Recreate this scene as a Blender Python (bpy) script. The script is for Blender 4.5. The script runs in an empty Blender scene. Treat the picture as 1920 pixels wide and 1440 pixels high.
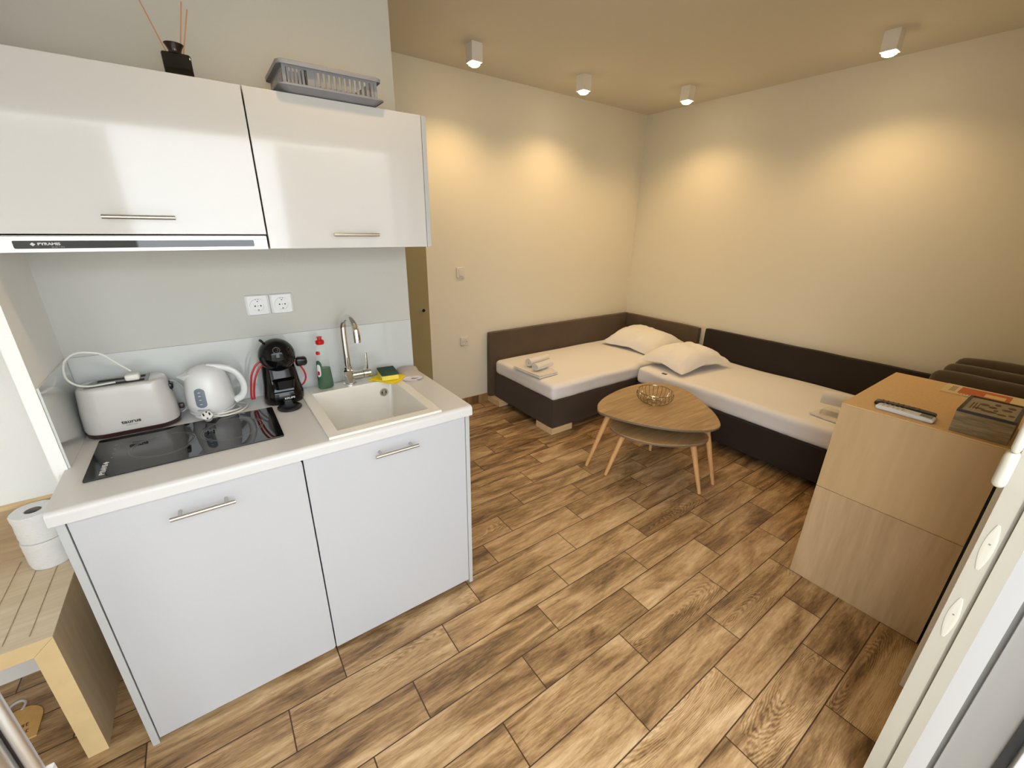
import bpy, bmesh, math, random
from mathutils import Vector, Matrix, noise
random.seed(7)
S = bpy.context.scene
COL = S.collection
PI = math.pi

# ------------------------------------------------------------------ camera
cam_d = bpy.data.cameras.new('camera')
cam_d.sensor_width = 36.0
cam_d.lens = 786.6 / 1920 * 36.0
cam_d.clip_start = 0.02
cam = bpy.data.objects.new('camera', cam_d)
COL.objects.link(cam)
Fw = Vector((0.54723456, 0.75966493, -0.35134531))
Rt = Vector((0.81460444, -0.5798199, 0.0151158))
Up = Vector((0.19223406, 0.29447934, 0.93612391))
M = Matrix((( Rt.x, Up.x, -Fw.x, 0.4234), (Rt.y, Up.y, -Fw.y, -1.3082), (Rt.z, Up.z, -Fw.z, 1.5576), (0, 0, 0, 1)))
cam.matrix_world = M
S.camera = cam

# ------------------------------------------------------------------ light and exposure
WORLD_STRENGTH = 6.6
SPOT_W = 26.0
KITCHEN_SPOT_W = 12.0
S.view_settings.view_transform = 'Standard'
S.view_settings.look = 'None'
S.view_settings.gamma = 1.0
S.view_settings.use_curve_mapping = False
S.view_settings.exposure = 0.0
w = bpy.data.worlds.new('daylight'); S.world = w
w.use_nodes = True
bgn = w.node_tree.nodes['Background']
bgn.inputs[0].default_value = (0.90, 0.95, 1.0, 1)
bgn.inputs[1].default_value = WORLD_STRENGTH

# ------------------------------------------------------------------ materials
def srgb(r, g, b):
    f = lambda c: (c / 255 / 12.92) if c / 255 <= 0.04045 else ((c / 255 + 0.055) / 1.055) ** 2.4
    return (f(r), f(g), f(b), 1)

def new_mat(name):
    m = bpy.data.materials.new(name); m.use_nodes = True
    nt = m.node_tree
    return m, nt, nt.nodes['Principled BSDF']

def mat(name, col, rough=0.5, metal=0.0, bump=0.0, bscale=60.0, var=0.0, vscale=6.0, stretch=(1, 1, 1), coat=0.0, trans=0.0, alpha=1.0, emit=None, estr=0.0, sheen=0.0, spec=None, ior=None, detail=4.0):
    m, nt, b = new_mat(name)
    b.inputs['Base Color'].default_value = col
    b.inputs['Roughness'].default_value = rough
    b.inputs['Metallic'].default_value = metal
    b.inputs['Coat Weight'].default_value = coat
    b.inputs['Coat Roughness'].default_value = 0.05
    b.inputs['Transmission Weight'].default_value = trans
    b.inputs['Alpha'].default_value = alpha
    b.inputs['Sheen Weight'].default_value = sheen
    if spec is not None: b.inputs['Specular IOR Level'].default_value = spec
    if ior is not None: b.inputs['IOR'].default_value = ior
    if emit:
        b.inputs['Emission Color'].default_value = emit
        b.inputs['Emission Strength'].default_value = estr
    tc = nt.nodes.new('ShaderNodeTexCoord'); mp = nt.nodes.new('ShaderNodeMapping')
    mp.inputs['Scale'].default_value = stretch
    nt.links.new(tc.outputs['Object'], mp.inputs['Vector'])
    if var > 0:
        n = nt.nodes.new('ShaderNodeTexNoise'); n.inputs['Scale'].default_value = vscale; n.inputs['Detail'].default_value = detail
        nt.links.new(mp.outputs[0], n.inputs['Vector'])
        r = nt.nodes.new('ShaderNodeValToRGB')
        r.color_ramp.elements[0].position = 0.3; r.color_ramp.elements[1].position = 0.7
        r.color_ramp.elements[0].color = (col[0] * (1 - var), col[1] * (1 - var), col[2] * (1 - var), 1)
        r.color_ramp.elements[1].color = (min(1, col[0] * (1 + var)), min(1, col[1] * (1 + var)), min(1, col[2] * (1 + var)), 1)
        nt.links.new(n.outputs['Fac'], r.inputs['Fac']); nt.links.new(r.outputs[0], b.inputs['Base Color'])
    if bump > 0:
        n2 = nt.nodes.new('ShaderNodeTexNoise'); n2.inputs['Scale'].default_value = bscale; n2.inputs['Detail'].default_value = 6
        nt.links.new(mp.outputs[0], n2.inputs['Vector'])
        bp = nt.nodes.new('ShaderNodeBump'); bp.inputs['Strength'].default_value = bump; bp.inputs['Distance'].default_value = 0.004
        nt.links.new(n2.outputs['Fac'], bp.inputs['Height']); nt.links.new(bp.outputs[0], b.inputs['Normal'])
    return m

def wood(name, light, dark, axis='y', scale=1.0, rough=0.5, fine=0.5, bump=0.1):
    """straight grained laminate, grain running along an axis of the object"""
    m, nt, b = new_mat(name)
    b.inputs['Roughness'].default_value = rough
    tc = nt.nodes.new('ShaderNodeTexCoord'); mp = nt.nodes.new('ShaderNodeMapping')
    st = {'x': (1.2, 14, 14), 'y': (14, 1.2, 14), 'z': (14, 14, 1.2)}[axis]
    mp.inputs['Scale'].default_value = [s * scale for s in st]
    nt.links.new(tc.outputs['Object'], mp.inputs['Vector'])
    n = nt.nodes.new('ShaderNodeTexNoise'); n.inputs['Scale'].default_value = 1.6; n.inputs['Detail'].default_value = 8; n.inputs['Roughness'].default_value = 0.65; n.inputs['Distortion'].default_value = 0.6
    nt.links.new(mp.outputs[0], n.inputs['Vector'])
    mp2 = nt.nodes.new('ShaderNodeMapping'); mp2.inputs['Scale'].default_value = [s * scale * 7 for s in st]
    nt.links.new(tc.outputs['Object'], mp2.inputs['Vector'])
    n2 = nt.nodes.new('ShaderNodeTexNoise'); n2.inputs['Scale'].default_value = 1.5; n2.inputs['Detail'].default_value = 4
    nt.links.new(mp2.outputs[0], n2.inputs['Vector'])
    mx = nt.nodes.new('ShaderNodeMath'); mx.operation = 'MULTIPLY_ADD'
    nt.links.new(n2.outputs['Fac'], mx.inputs[0]); mx.inputs[1].default_value = fine
    sb = nt.nodes.new('ShaderNodeMath'); sb.operation = 'SUBTRACT'; sb.inputs[1].default_value = fine * 0.5
    nt.links.new(n.outputs['Fac'], sb.inputs[0]); nt.links.new(sb.outputs[0], mx.inputs[2])
    r = nt.nodes.new('ShaderNodeValToRGB')
    r.color_ramp.elements[0].position = 0.3; r.color_ramp.elements[1].position = 0.68
    r.color_ramp.elements[0].color = dark; r.color_ramp.elements[1].color = light
    nt.links.new(mx.outputs[0], r.inputs['Fac']); nt.links.new(r.outputs[0], b.inputs['Base Color'])
    bp = nt.nodes.new('ShaderNodeBump'); bp.inputs['Strength'].default_value = bump; bp.inputs['Distance'].default_value = 0.001
    nt.links.new(mx.outputs[0], bp.inputs['Height']); nt.links.new(bp.outputs[0], b.inputs['Normal'])
    return m

def floor_mat(name, tint=1.0):
    m, nt, b = new_mat(name)
    N = nt.nodes.new; L = nt.links.new
    tc = N('ShaderNodeTexCoord'); sp = N('ShaderNodeSeparateXYZ'); L(tc.outputs['Object'], sp.inputs[0])
    def math_(op, a, b_=None, c=None):
        n = N('ShaderNodeMath'); n.operation = op
        for i, v in enumerate((a, b_, c)):
            if v is None: continue
            if isinstance(v, (int, float)): n.inputs[i].default_value = v
            else: L(v, n.inputs[i])
        return n.outputs[0]
    yy = math_('DIVIDE', math_('ADD', sp.outputs['Y'], 1.157), 0.1503)
    row = math_('FLOOR', yy); fy = math_('FRACT', yy)
    xs = math_('SUBTRACT', math_('SUBTRACT', sp.outputs['X'], 1.527), math_('MULTIPLY', row, 0.1923))
    xx = math_('DIVIDE', xs, 0.577)
    idx = math_('FLOOR', xx); fx = math_('FRACT', xx)
    dx = math_('MULTIPLY', math_('MINIMUM', fx, math_('SUBTRACT', 1.0, fx)), 0.577)
    dy = math_('MULTIPLY', math_('MINIMUM', fy, math_('SUBTRACT', 1.0, fy)), 0.1503)
    dd = math_('MINIMUM', dx, dy)
    grout = N('ShaderNodeMapRange'); grout.inputs[1].default_value = 0.0014; grout.inputs[2].default_value = 0.0026
    L(dd, grout.inputs[0])
    cid = N('ShaderNodeCombineXYZ'); L(row, cid.inputs[0]); L(idx, cid.inputs[1])
    wn = N('ShaderNodeTexWhiteNoise'); wn.noise_dimensions = '2D'; L(cid.outputs[0], wn.inputs['Vector'])
    sc = N('ShaderNodeSeparateColor'); L(wn.outputs['Color'], sc.inputs[0])
    r1, r2, r3 = sc.outputs[0], sc.outputs[1], sc.outputs[2]
    # per tile coordinates
    def coords(sx, sy, offx, offy):
        c = N('ShaderNodeCombineXYZ')
        L(math_('ADD', math_('MULTIPLY', sp.outputs['X'], sx), math_('MULTIPLY', r1, offx)), c.inputs[0])
        L(math_('ADD', math_('MULTIPLY', sp.outputs['Y'], sy), math_('MULTIPLY', r2, offy)), c.inputs[1])
        L(math_('MULTIPLY', r3, 23.0), c.inputs[2])
        return c.outputs[0]
    def nz(vec, scale, det, rough=0.6, dist=0.0):
        n = N('ShaderNodeTexNoise'); n.inputs['Scale'].default_value = scale; n.inputs['Detail'].default_value = det
        n.inputs['Roughness'].default_value = rough; n.inputs['Distortion'].default_value = dist
        L(vec, n.inputs['Vector']); return n.outputs['Fac']
    broad = nz(coords(2.2, 11.0, 31, 17), 1.0, 5, 0.6, 0.8)
    grain = nz(coords(7.0, 75.0, 31, 17), 1.0, 6, 0.7, 0.5)
    fineg = nz(coords(30.0, 260.0, 31, 17), 1.0, 3, 0.6)
    # cathedral rings on some of the tiles
    wv = N('ShaderNodeTexWave'); wv.wave_type = 'RINGS'; wv.rings_direction = 'Z'
    wv.inputs['Scale'].default_value = 1.1; wv.inputs['Distortion'].default_value = 9.0; wv.inputs['Detail'].default_value = 3.0; wv.inputs['Detail Scale'].default_value = 0.9
    c2 = N('ShaderNodeCombineXYZ')
    L(math_('ADD', math_('MULTIPLY', math_('SUBTRACT', fx, r1), 5.0), 0.0), c2.inputs[0])
    L(math_('MULTIPLY', math_('SUBTRACT', fy, r2), 9.0), c2.inputs[1]); L(math_('MULTIPLY', r3, 9.0), c2.inputs[2])
    L(c2.outputs[0], wv.inputs['Vector'])
    ringmask = math_('MULTIPLY', math_('GREATER_THAN', r3, 0.84), math_('GREATER_THAN', nz(coords(3.0, 9.0, 11, 7), 1.0, 2), 0.47))
    v = math_('ADD', math_('MULTIPLY', broad, 1.15), math_('MULTIPLY', grain, 0.55))
    v = math_('ADD', v, math_('MULTIPLY', fineg, 0.30))
    v = math_('ADD', v, math_('MULTIPLY', math_('SUBTRACT', r2, 0.5), 0.10))
    v = math_('ADD', v, math_('MULTIPLY', math_('MULTIPLY', math_('SUBTRACT', wv.outputs['Fac'], 0.5), ringmask), 0.17))
    v = math_('SUBTRACT', v, 0.5)
    cr = N('ShaderNodeValToRGB'); e = cr.color_ramp.elements
    e[0].position = 0.24; e[0].color = srgb(84, 62, 40)
    e[1].position = 0.80; e[1].color = srgb(206, 178, 138)
    k = e.new(0.40); k.color = srgb(132, 102, 68)
    k = e.new(0.54); k.color = srgb(168, 136, 96)
    L(v, cr.inputs['Fac'])
    mixc = N('ShaderNodeMix'); mixc.data_type = 'RGBA'
    L(grout.outputs[0], mixc.inputs[0]); mixc.inputs[6].default_value = srgb(62, 40, 26); L(cr.outputs[0], mixc.inputs[7])
    L(mixc.outputs[2], b.inputs['Base Color'])
    rr = N('ShaderNodeMapRange'); L(grain, rr.inputs[0]); rr.inputs[3].default_value = 0.30; rr.inputs[4].default_value = 0.48
    L(rr.outputs[0], b.inputs['Roughness'])
    hh = math_('ADD', math_('MULTIPLY', grain, 0.5), math_('MULTIPLY', grout.outputs[0], 1.2))
    hh = math_('ADD', hh, math_('MULTIPLY', fineg, 0.25))
    bp = N('ShaderNodeBump'); bp.inputs['Strength'].default_value = 0.45; bp.inputs['Distance'].default_value = 0.0015
    L(hh, bp.inputs['Height']); L(bp.outputs[0], b.inputs['Normal'])
    return m

def laminate(name, col, rough=0.12, wave=0.05):
    return mat(name, col, rough=rough, bump=wave, bscale=5.0, coat=0.5)

MT = {}
MT['floor'] = floor_mat('wood_look_tile')
MT['wall'] = mat('wall_paint', (0.76, 0.715, 0.585, 1), rough=0.85, bump=0.12, bscale=160)
MT['lwall'] = mat('daylit_wall_paint', (0.86, 0.86, 0.84, 1), rough=0.8, bump=0.12, bscale=160)  # lighter copy of the kitchen wall paint, daylight put into the colour
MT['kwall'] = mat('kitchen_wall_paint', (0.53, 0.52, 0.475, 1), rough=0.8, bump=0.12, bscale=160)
MT['ceil'] = mat('ceiling_paint', (0.68, 0.63, 0.50, 1), rough=0.9, bump=0.08, bscale=160)
MT['gloss'] = laminate('white_gloss_front', (0.60, 0.59, 0.575, 1), 0.10, 0.035)
MT['satin'] = mat('white_satin_front', (0.49, 0.495, 0.515, 1), rough=0.36, bump=0.05, bscale=420)
MT['edge'] = mat('white_edge_band', (0.47, 0.48, 0.48, 1), rough=0.4)
MT['top'] = mat('white_worktop', (0.62, 0.61, 0.595, 1), rough=0.28, bump=0.03, bscale=300)
MT['sink'] = mat('white_composite_sink', (0.74, 0.71, 0.64, 1), rough=0.22)
MT['splash'] = mat('white_back_glass', (0.58, 0.60, 0.585, 1), rough=0.05, coat=0.8)
MT['steel'] = mat('brushed_steel', (0.55, 0.52, 0.48, 1), rough=0.28, metal=1.0, bump=0.04, bscale=50, stretch=(1, 30, 30))
MT['hood'] = mat('hood_steel', (0.62, 0.60, 0.56, 1), rough=0.38, metal=0.9)
MT['chrome'] = mat('chrome', (0.78, 0.78, 0.78, 1), rough=0.06, metal=1.0)
MT['wire'] = mat('antique_wire', (0.42, 0.35, 0.26, 1), rough=0.15, metal=1.0)
MT['velvetbase'] = mat('base_shade_velvet', srgb(64, 51, 40), rough=0.95, sheen=0.12, bump=0.15, bscale=240, var=0.12, vscale=5)  # bed upholstery with the shade on the base put into its colour
MT['blackglass'] = mat('black_glass', (0.006, 0.006, 0.007, 1), rough=0.03, spec=0.6)
MT['black'] = mat('black_plastic', (0.008, 0.008, 0.009, 1), rough=0.25)
MT['blackgloss'] = mat('black_gloss_plastic', (0.003, 0.003, 0.0035, 1), rough=0.10, spec=0.35)
MT['dark'] = mat('dark_gap', (0.012, 0.010, 0.009, 1), rough=0.8)
MT['ring'] = mat('grey_print', (0.16, 0.16, 0.16, 1), rough=0.4)
MT['print'] = mat('white_print', (0.62, 0.62, 0.62, 1), rough=0.4)
MT['darkprint'] = mat('dark_print', (0.03, 0.025, 0.025, 1), rough=0.5)
MT['greyprint'] = mat('mid_grey_print', (0.30, 0.31, 0.33, 1), rough=0.5)
MT['white'] = mat('white_plastic', (0.72, 0.72, 0.715, 1), rough=0.25)
MT['ivory'] = mat('ivory_plastic', (0.72, 0.69, 0.62, 1), rough=0.3)
MT['pvc'] = mat('white_pvc', (0.66, 0.67, 0.68, 1), rough=0.3)
MT['shadepvc'] = mat('shaded_pvc', (0.40, 0.37, 0.30, 1), rough=0.35)  # door profile with indoor shade put into a darker cream
MT['greypvc'] = mat('grey_profile', (0.28, 0.265, 0.24, 1), rough=0.4)
MT['plate'] = mat('cream_hardware', (0.52, 0.49, 0.41, 1), rough=0.25)
MT['velvet'] = mat('taupe_velvet', srgb(84, 69, 54), rough=0.95, sheen=0.15, bump=0.15, bscale=240, var=0.12, vscale=5)
MT['velvetshade'] = mat('shaded_velvet', srgb(38, 28, 22), rough=0.95, sheen=0.08, bump=0.15, bscale=240, var=0.12, vscale=5)  # same upholstery, the right bed's shade put into the colour
MT['cushion'] = mat('brown_cushion_cloth', srgb(74, 62, 48), rough=0.95, sheen=0.3, bump=0.2, bscale=300, var=0.1, vscale=8)
MT['sheet'] = mat('white_sheet', (0.80, 0.785, 0.79, 1), rough=0.85, bump=0.45, bscale=9, sheen=0.1)
MT['pillow'] = mat('white_pillow_case', (0.82, 0.80, 0.79, 1), rough=0.85, bump=0.4, bscale=14, sheen=0.1)
MT['terry'] = mat('white_terry', (0.82, 0.79, 0.75, 1), rough=0.95, bump=0.9, bscale=420, sheen=0.2)
MT['rag'] = mat('greyish_terry', (0.62, 0.55, 0.50, 1), rough=0.95, bump=1.0, bscale=420)
MT['tissue'] = mat('white_tissue', (0.82, 0.82, 0.82, 1), rough=0.95, bump=0.6, bscale=90, stretch=(1, 1, 2.5))
MT['card'] = mat('grey_card', (0.22, 0.20, 0.18, 1), rough=0.9)
MT['oakbench'] = wood('bench_oak', srgb(226, 208, 180), srgb(206, 186, 154), 'x', 0.6, 0.5, 0.5)
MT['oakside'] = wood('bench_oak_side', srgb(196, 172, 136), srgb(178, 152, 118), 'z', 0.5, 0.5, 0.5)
MT['bandbench'] = mat('bench_edge_band', srgb(216, 190, 142), rough=0.55, var=0.05, vscale=14)
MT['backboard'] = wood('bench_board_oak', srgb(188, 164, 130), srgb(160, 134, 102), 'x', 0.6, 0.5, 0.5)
MT['beech'] = wood('beech_leg', srgb(226, 180, 122), srgb(208, 160, 104), 'z', 1.5, 0.45, 0.4)
MT['palewood'] = wood('pale_foot_wood', srgb(226, 200, 156), srgb(208, 180, 134), 'x', 1.0, 0.5, 0.4)
MT['tabletop'] = wood('table_oak', srgb(184, 154, 112), srgb(146, 118, 80), 'x', 0.8, 0.42, 0.6)
MT['tableedge'] = mat('table_edge', srgb(120, 104, 88), rough=0.5)
MT['sidetop'] = mat('sideboard_top', srgb(222, 184, 128), rough=0.5, var=0.05, vscale=90, bump=0.05, bscale=200)
MT['sideup'] = wood('sideboard_upper', srgb(204, 174, 130), srgb(194, 164, 120), 'z', 0.3, 0.5, 0.7)
MT['sidelow'] = wood('sideboard_lower', srgb(200, 172, 134), srgb(176, 148, 110), 'z', 0.5, 0.5, 0.4)
MT['boxwood'] = wood('grey_washed_wood', srgb(160, 140, 104), srgb(112, 94, 64), 'y', 1.6, 0.6, 0.8)
MT['frost'] = mat('olive_frosted_glass', srgb(150, 138, 98), rough=0.35, coat=0.3)
MT['red'] = mat('red_cable', (0.42, 0.015, 0.015, 1), rough=0.35)
MT['cord'] = mat('ivory_cable', (0.72, 0.70, 0.64, 1), rough=0.4)
MT['redcap'] = mat('red_cap', (0.50, 0.008, 0.008, 1), rough=0.3)
MT['clearpet'] = mat('clear_plastic', (0.70, 0.80, 0.72, 1), rough=0.15, alpha=0.10, spec=0.25)
MT['greensoap'] = mat('green_soap', (0.002, 0.06, 0.008, 1), rough=0.3, spec=0.2)
MT['greenlab'] = mat('green_label', (0.02, 0.10, 0.04, 1), rough=0.4)
MT['yellow'] = mat('yellow_cloth', (0.85, 0.62, 0.004, 1), rough=0.85, bump=0.6, bscale=200)
MT['sponge'] = mat('yellow_sponge', (0.86, 0.72, 0.10, 1), rough=0.95, bump=1.0, bscale=260)
MT['scour'] = mat('dark_green_scourer', (0.03, 0.075, 0.05, 1), rough=0.95, bump=1.0, bscale=500, var=0.3, vscale=120)
MT['rack'] = mat('grey_rack_plastic', (0.26, 0.26, 0.275, 1), rough=0.38)
MT['rackdk'] = mat('dark_cutlery_plastic', (0.02, 0.018, 0.02, 1), rough=0.4)
MT['diff'] = mat('black_diffuser_glass', (0.004, 0.003, 0.003, 1), rough=0.07)
MT['flare'] = mat('dark_brown_collar', (0.018, 0.008, 0.006, 1), rough=0.18)
MT['reed'] = mat('reed_stick', srgb(186, 138, 100), rough=0.7)
MT['brownbase'] = mat('brown_toaster_base', (0.035, 0.014, 0.012, 1), rough=0.35)
MT['dsteel'] = mat('dark_steel', (0.22, 0.21, 0.20, 1), rough=0.35, metal=0.8)
MT['toaster'] = mat('toaster_white', (0.56, 0.535, 0.50, 1), rough=0.22, coat=0.3)
MT['window'] = mat('grey_window', (0.17, 0.20, 0.24, 1), rough=0.15)
MT['paper'] = mat('cream_paper', srgb(226, 206, 164), rough=0.7)
MT['orange'] = mat('orange_print', srgb(196, 104, 58), rough=0.7, var=0.1, vscale=60)
MT['goldpaper'] = mat('yellow_print', srgb(226, 196, 128), rough=0.7)
MT['greyink'] = mat('grey_ink', srgb(120, 112, 96), rough=0.7)
MT['boxlid'] = mat('grey_lid_panel', srgb(128, 112, 86), rough=0.15, coat=0.5)
MT['motif'] = mat('brown_motif', srgb(84, 66, 42), rough=0.6)
MT['blackedge'] = mat('black_frame', (0.010, 0.006, 0.006, 1), rough=0.35)
MT['lcd'] = mat('grey_lcd', (0.14, 0.15, 0.12, 1), rough=0.15)
MT['btn'] = mat('beige_buttons', (0.48, 0.40, 0.28, 1), rough=0.5)
MT['dbtn'] = mat('dark_grey_buttons', (0.05, 0.05, 0.055, 1), rough=0.3)
MT['spotbody'] = mat('lamp_housing', (0.86, 0.83, 0.76, 1), rough=0.5)
MT['glow'] = mat('lamp_glow', (1, 0.9, 0.7, 1), rough=0.5, emit=(1.0, 0.80, 0.50, 1), estr=60.0)
MT['glass'] = mat('clear_glass', (1, 1, 1, 1), rough=0.0, trans=1.0, ior=1.02)
MT['outfloor'] = mat('balcony_tile', (0.46, 0.45, 0.43, 1), rough=0.7, var=0.08, vscale=3)
MT['tagwood'] = mat('plywood_tag', srgb(206, 164, 96), rough=0.6, var=0.08, vscale=40)
MT['rope'] = mat('white_rope', (0.55, 0.54, 0.52, 1), rough=0.8)
MT['postmetal'] = mat('brushed_aluminium', (0.62, 0.60, 0.57, 1), rough=0.30, metal=0.85, bump=0.03, bscale=60)
MT['postdark'] = mat('dark_brown', (0.07, 0.05, 0.045, 1), rough=0.4)
MT['care'] = mat('care_label', (0.10, 0.10, 0.12, 1), rough=0.6)

# ------------------------------------------------------------------ builders
def wloc(o):
    v = Vector((0, 0, 0))
    while o is not None:
        v += Vector(o.location); o = o.parent
    return v

def obj(name, bm, m, parent=None, smooth=False, bevel=0.0, seg=2, local=False, label=None):
    """ONE mesh object. Coordinates are world metres (or the parent's own frame when local=True)."""
    bmesh.ops.recalc_face_normals(bm, faces=bm.faces)
    if parent is not None and not local:
        bm.transform(Matrix.Translation(-wloc(parent)))
    me = bpy.data.meshes.new(name)
    bm.to_mesh(me); bm.free()
    me.materials.append(m)
    if smooth:
        for p in me.polygons: p.use_smooth = True
        try: me.set_sharp_from_angle(angle=math.radians(42))
        except Exception: pass
    o = bpy.data.objects.new(name, me)
    COL.objects.link(o)
    if parent is not None: o.parent = parent
    if bevel > 0:
        md = o.modifiers.new('bevel', 'BEVEL'); md.width = bevel; md.segments = seg; md.limit_method = 'ANGLE'; md.angle_limit = math.radians(40)
    if label: o['label'] = label
    return o

def tag(o, label, cat, group=None, kind=None):
    o['label'] = label; o['category'] = cat
    if group: o['group'] = group
    if kind: o['kind'] = kind
    if o.type == 'MESH':      # origin at the base of the thing
        me = o.data; xs = [v.co for v in me.vertices]
        c = Vector(((min(v.x for v in xs) + max(v.x for v in xs)) / 2, (min(v.y for v in xs) + max(v.y for v in xs)) / 2, min(v.z for v in xs)))
        me.transform(Matrix.Translation(-c)); o.location = Vector(o.location) + c
    return o

def thing(name, label, cat, loc=(0, 0, 0), rz=0.0, group=None):
    o = bpy.data.objects.new(name, None); COL.objects.link(o)
    o.empty_display_size = 0.05
    o.location = loc; o.rotation_euler = (0, 0, rz)
    o['label'] = label; o['category'] = cat
    if group: o['group'] = group
    return o

def struct(name, bm, m, **k):
    o = obj(name, bm, m, **k); o['kind'] = 'structure'; return o

def copy_tree(root, loc=None, rz=None, label=None):
    r = root.copy(); COL.objects.link(r)
    if loc is not None: r.location = loc
    if rz is not None: r.rotation_euler = (0, 0, rz)
    if label: r['label'] = label
    def rec(src, dst):
        for ch in list(src.children):
            c = ch.copy(); COL.objects.link(c); c.parent = dst
            rec(ch, c)
    rec(root, r)
    return r

def B(): return bmesh.new()

def box(bm, x0, x1, y0, y1, z0, z1, mtx=None):
    vs = [bm.verts.new((x, y, z)) for z in (z0, z1) for y in (y0, y1) for x in (x0, x1)]
    for f in ((0, 1, 3, 2), (4, 6, 7, 5), (0, 4, 5, 1), (2, 3, 7, 6), (0, 2, 6, 4), (1, 5, 7, 3)):
        bm.faces.new([vs[i] for i in f])
    if mtx is not None:
        for v in vs: v.co = mtx @ v.co
    return bm

def bx(*a, **k): return box(B(), *a, **k)

def prism(bm, pts, axis, a, b):
    """polygon (2D points) extruded along an axis from a to b; 2D order: x->(y,z) y->(x,z) z->(x,y)"""
    def P(p, t):
        return {'x': (t, p[0], p[1]), 'y': (p[0], t, p[1]), 'z': (p[0], p[1], t)}[axis]
    A = [bm.verts.new(P(p, a)) for p in pts]; Bv = [bm.verts.new(P(p, b)) for p in pts]
    n = len(pts)
    bm.faces.new(A); bm.faces.new(Bv[::-1])
    for i in range(n):
        bm.faces.new((A[i], A[(i + 1) % n], Bv[(i + 1) % n], Bv[i]))
    return bm

def loft(bm, rings, cap0=True, cap1=True, closed=True):
    R = [[bm.verts.new(p) for p in r] for r in rings]
    n = len(R[0])
    for a, b in zip(R, R[1:]):
        for i in range(n if closed else n - 1):
            j = (i + 1) % n
            bm.faces.new((a[i], a[j], b[j], b[i]))
    if cap0: bm.faces.new(R[0][::-1])
    if cap1: bm.faces.new(R[-1])
    return bm

def lathe(bm, prof, cx=0, cy=0, n=40, sx=1.0, sy=1.0, cap0=True, cap1=True):
    rings = [[(cx + r * sx * math.cos(2 * PI * i / n), cy + r * sy * math.sin(2 * PI * i / n), z) for i in range(n)] for r, z in prof]
    return loft(bm, rings, cap0, cap1)

def cyl(bm, p0, p1, r0, r1=None, n=20):
    if r1 is None: r1 = r0
    p0 = Vector(p0); p1 = Vector(p1); d = (p1 - p0).normalized()
    u = d.orthogonal().normalized(); v = d.cross(u)
    rings = []
    for p, r in ((p0, r0), (p1, r1)):
        rings.append([p + (u * math.cos(2 * PI * i / n) + v * math.sin(2 * PI * i / n)) * r for i in range(n)])
    return loft(bm, rings)

def crom(pts, per=8, closed=False):
    P = [Vector(p) for p in pts]; out = []
    n = len(P)
    rng = range(n) if closed else range(n - 1)
    for i in rng:
        if closed: a, b, c, d = P[(i - 1) % n], P[i], P[(i + 1) % n], P[(i + 2) % n]
        else: a, b, c, d = P[max(i - 1, 0)], P[i], P[i + 1], P[min(i + 2, n - 1)]
        for k in range(per):
            t = k / per
            out.append(0.5 * ((2 * b) + (-a + c) * t + (2 * a - 5 * b + 4 * c - d) * t * t + (-a + 3 * b - 3 * c + d) * t ** 3))
    if not closed: out.append(P[-1])
    return out

def tube(bm, pts, r, n=10, per=8, closed=False, smooth=True, ry=None):
    P = crom(pts, per, closed) if smooth else [Vector(p) for p in pts]
    rings = []; up = None
    m = len(P)
    for i, p in enumerate(P):
        if closed: d = (P[(i + 1) % m] - P[i - 1]).normalized()
        else: d = (P[min(i + 1, m - 1)] - P[max(i - 1, 0)]).normalized()
        if up is None: up = d.orthogonal().normalized()
        up = (up - d * up.dot(d))
        up = up.normalized() if up.length > 1e-6 else d.orthogonal().normalized()
        v = d.cross(up)
        rr = r(i / (m - 1)) if callable(r) else r
        r2 = rr if ry is None else rr * ry
        rings.append([p + up * math.cos(2 * PI * k / n) * rr + v * math.sin(2 * PI * k / n) * r2 for k in range(n)])
    if closed: rings.append(rings[0]); return loft(bm, rings, False, False)
    return loft(bm, rings)

def torus(bm, c, R, r, n=40, k=8, axis='z', sy=1.0):
    pts = []
    for i in range(n):
        a = 2 * PI * i / n; u, v = R * math.cos(a), R * sy * math.sin(a)
        pts.append({'z': (c[0] + u, c[1] + v, c[2]), 'y': (c[0] + u, c[1], c[2] + v), 'x': (c[0], c[1] + u, c[2] + v)}[axis])
    return tube(bm, pts, r, k, 1, closed=True)

def rrect(cx, cy, hx, hy, r, n=6):
    r = min(r, hx * 0.999, hy * 0.999); out = []
    for qx, qy, a0 in ((1, 1, 0), (-1, 1, 90), (-1, -1, 180), (1, -1, 270)):
        for i in range(n + 1):
            a = math.radians(a0 + 90 * i / n)
            out.append((cx + qx * (hx - r) + r * math.cos(a), cy + qy * (hy - r) + r * math.sin(a)))
    return out

def annulus(bm, c, r0, r1, z0, z1, n=64, axis='z', sy=1.0):
    def P(r, a, t):
        u, v = r * math.cos(a), r * sy * math.sin(a)
        return {'z': (c[0] + u, c[1] + v, t), 'y': (c[0] + u, t, c[2] + v)}[axis]
    rings = [[P(r, 2 * PI * i / n, t) for i in range(n)] for r, t in ((r0, z0), (r1, z0), (r1, z1), (r0, z1), (r0, z0))]
    return loft(bm, rings, False, False)

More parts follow.
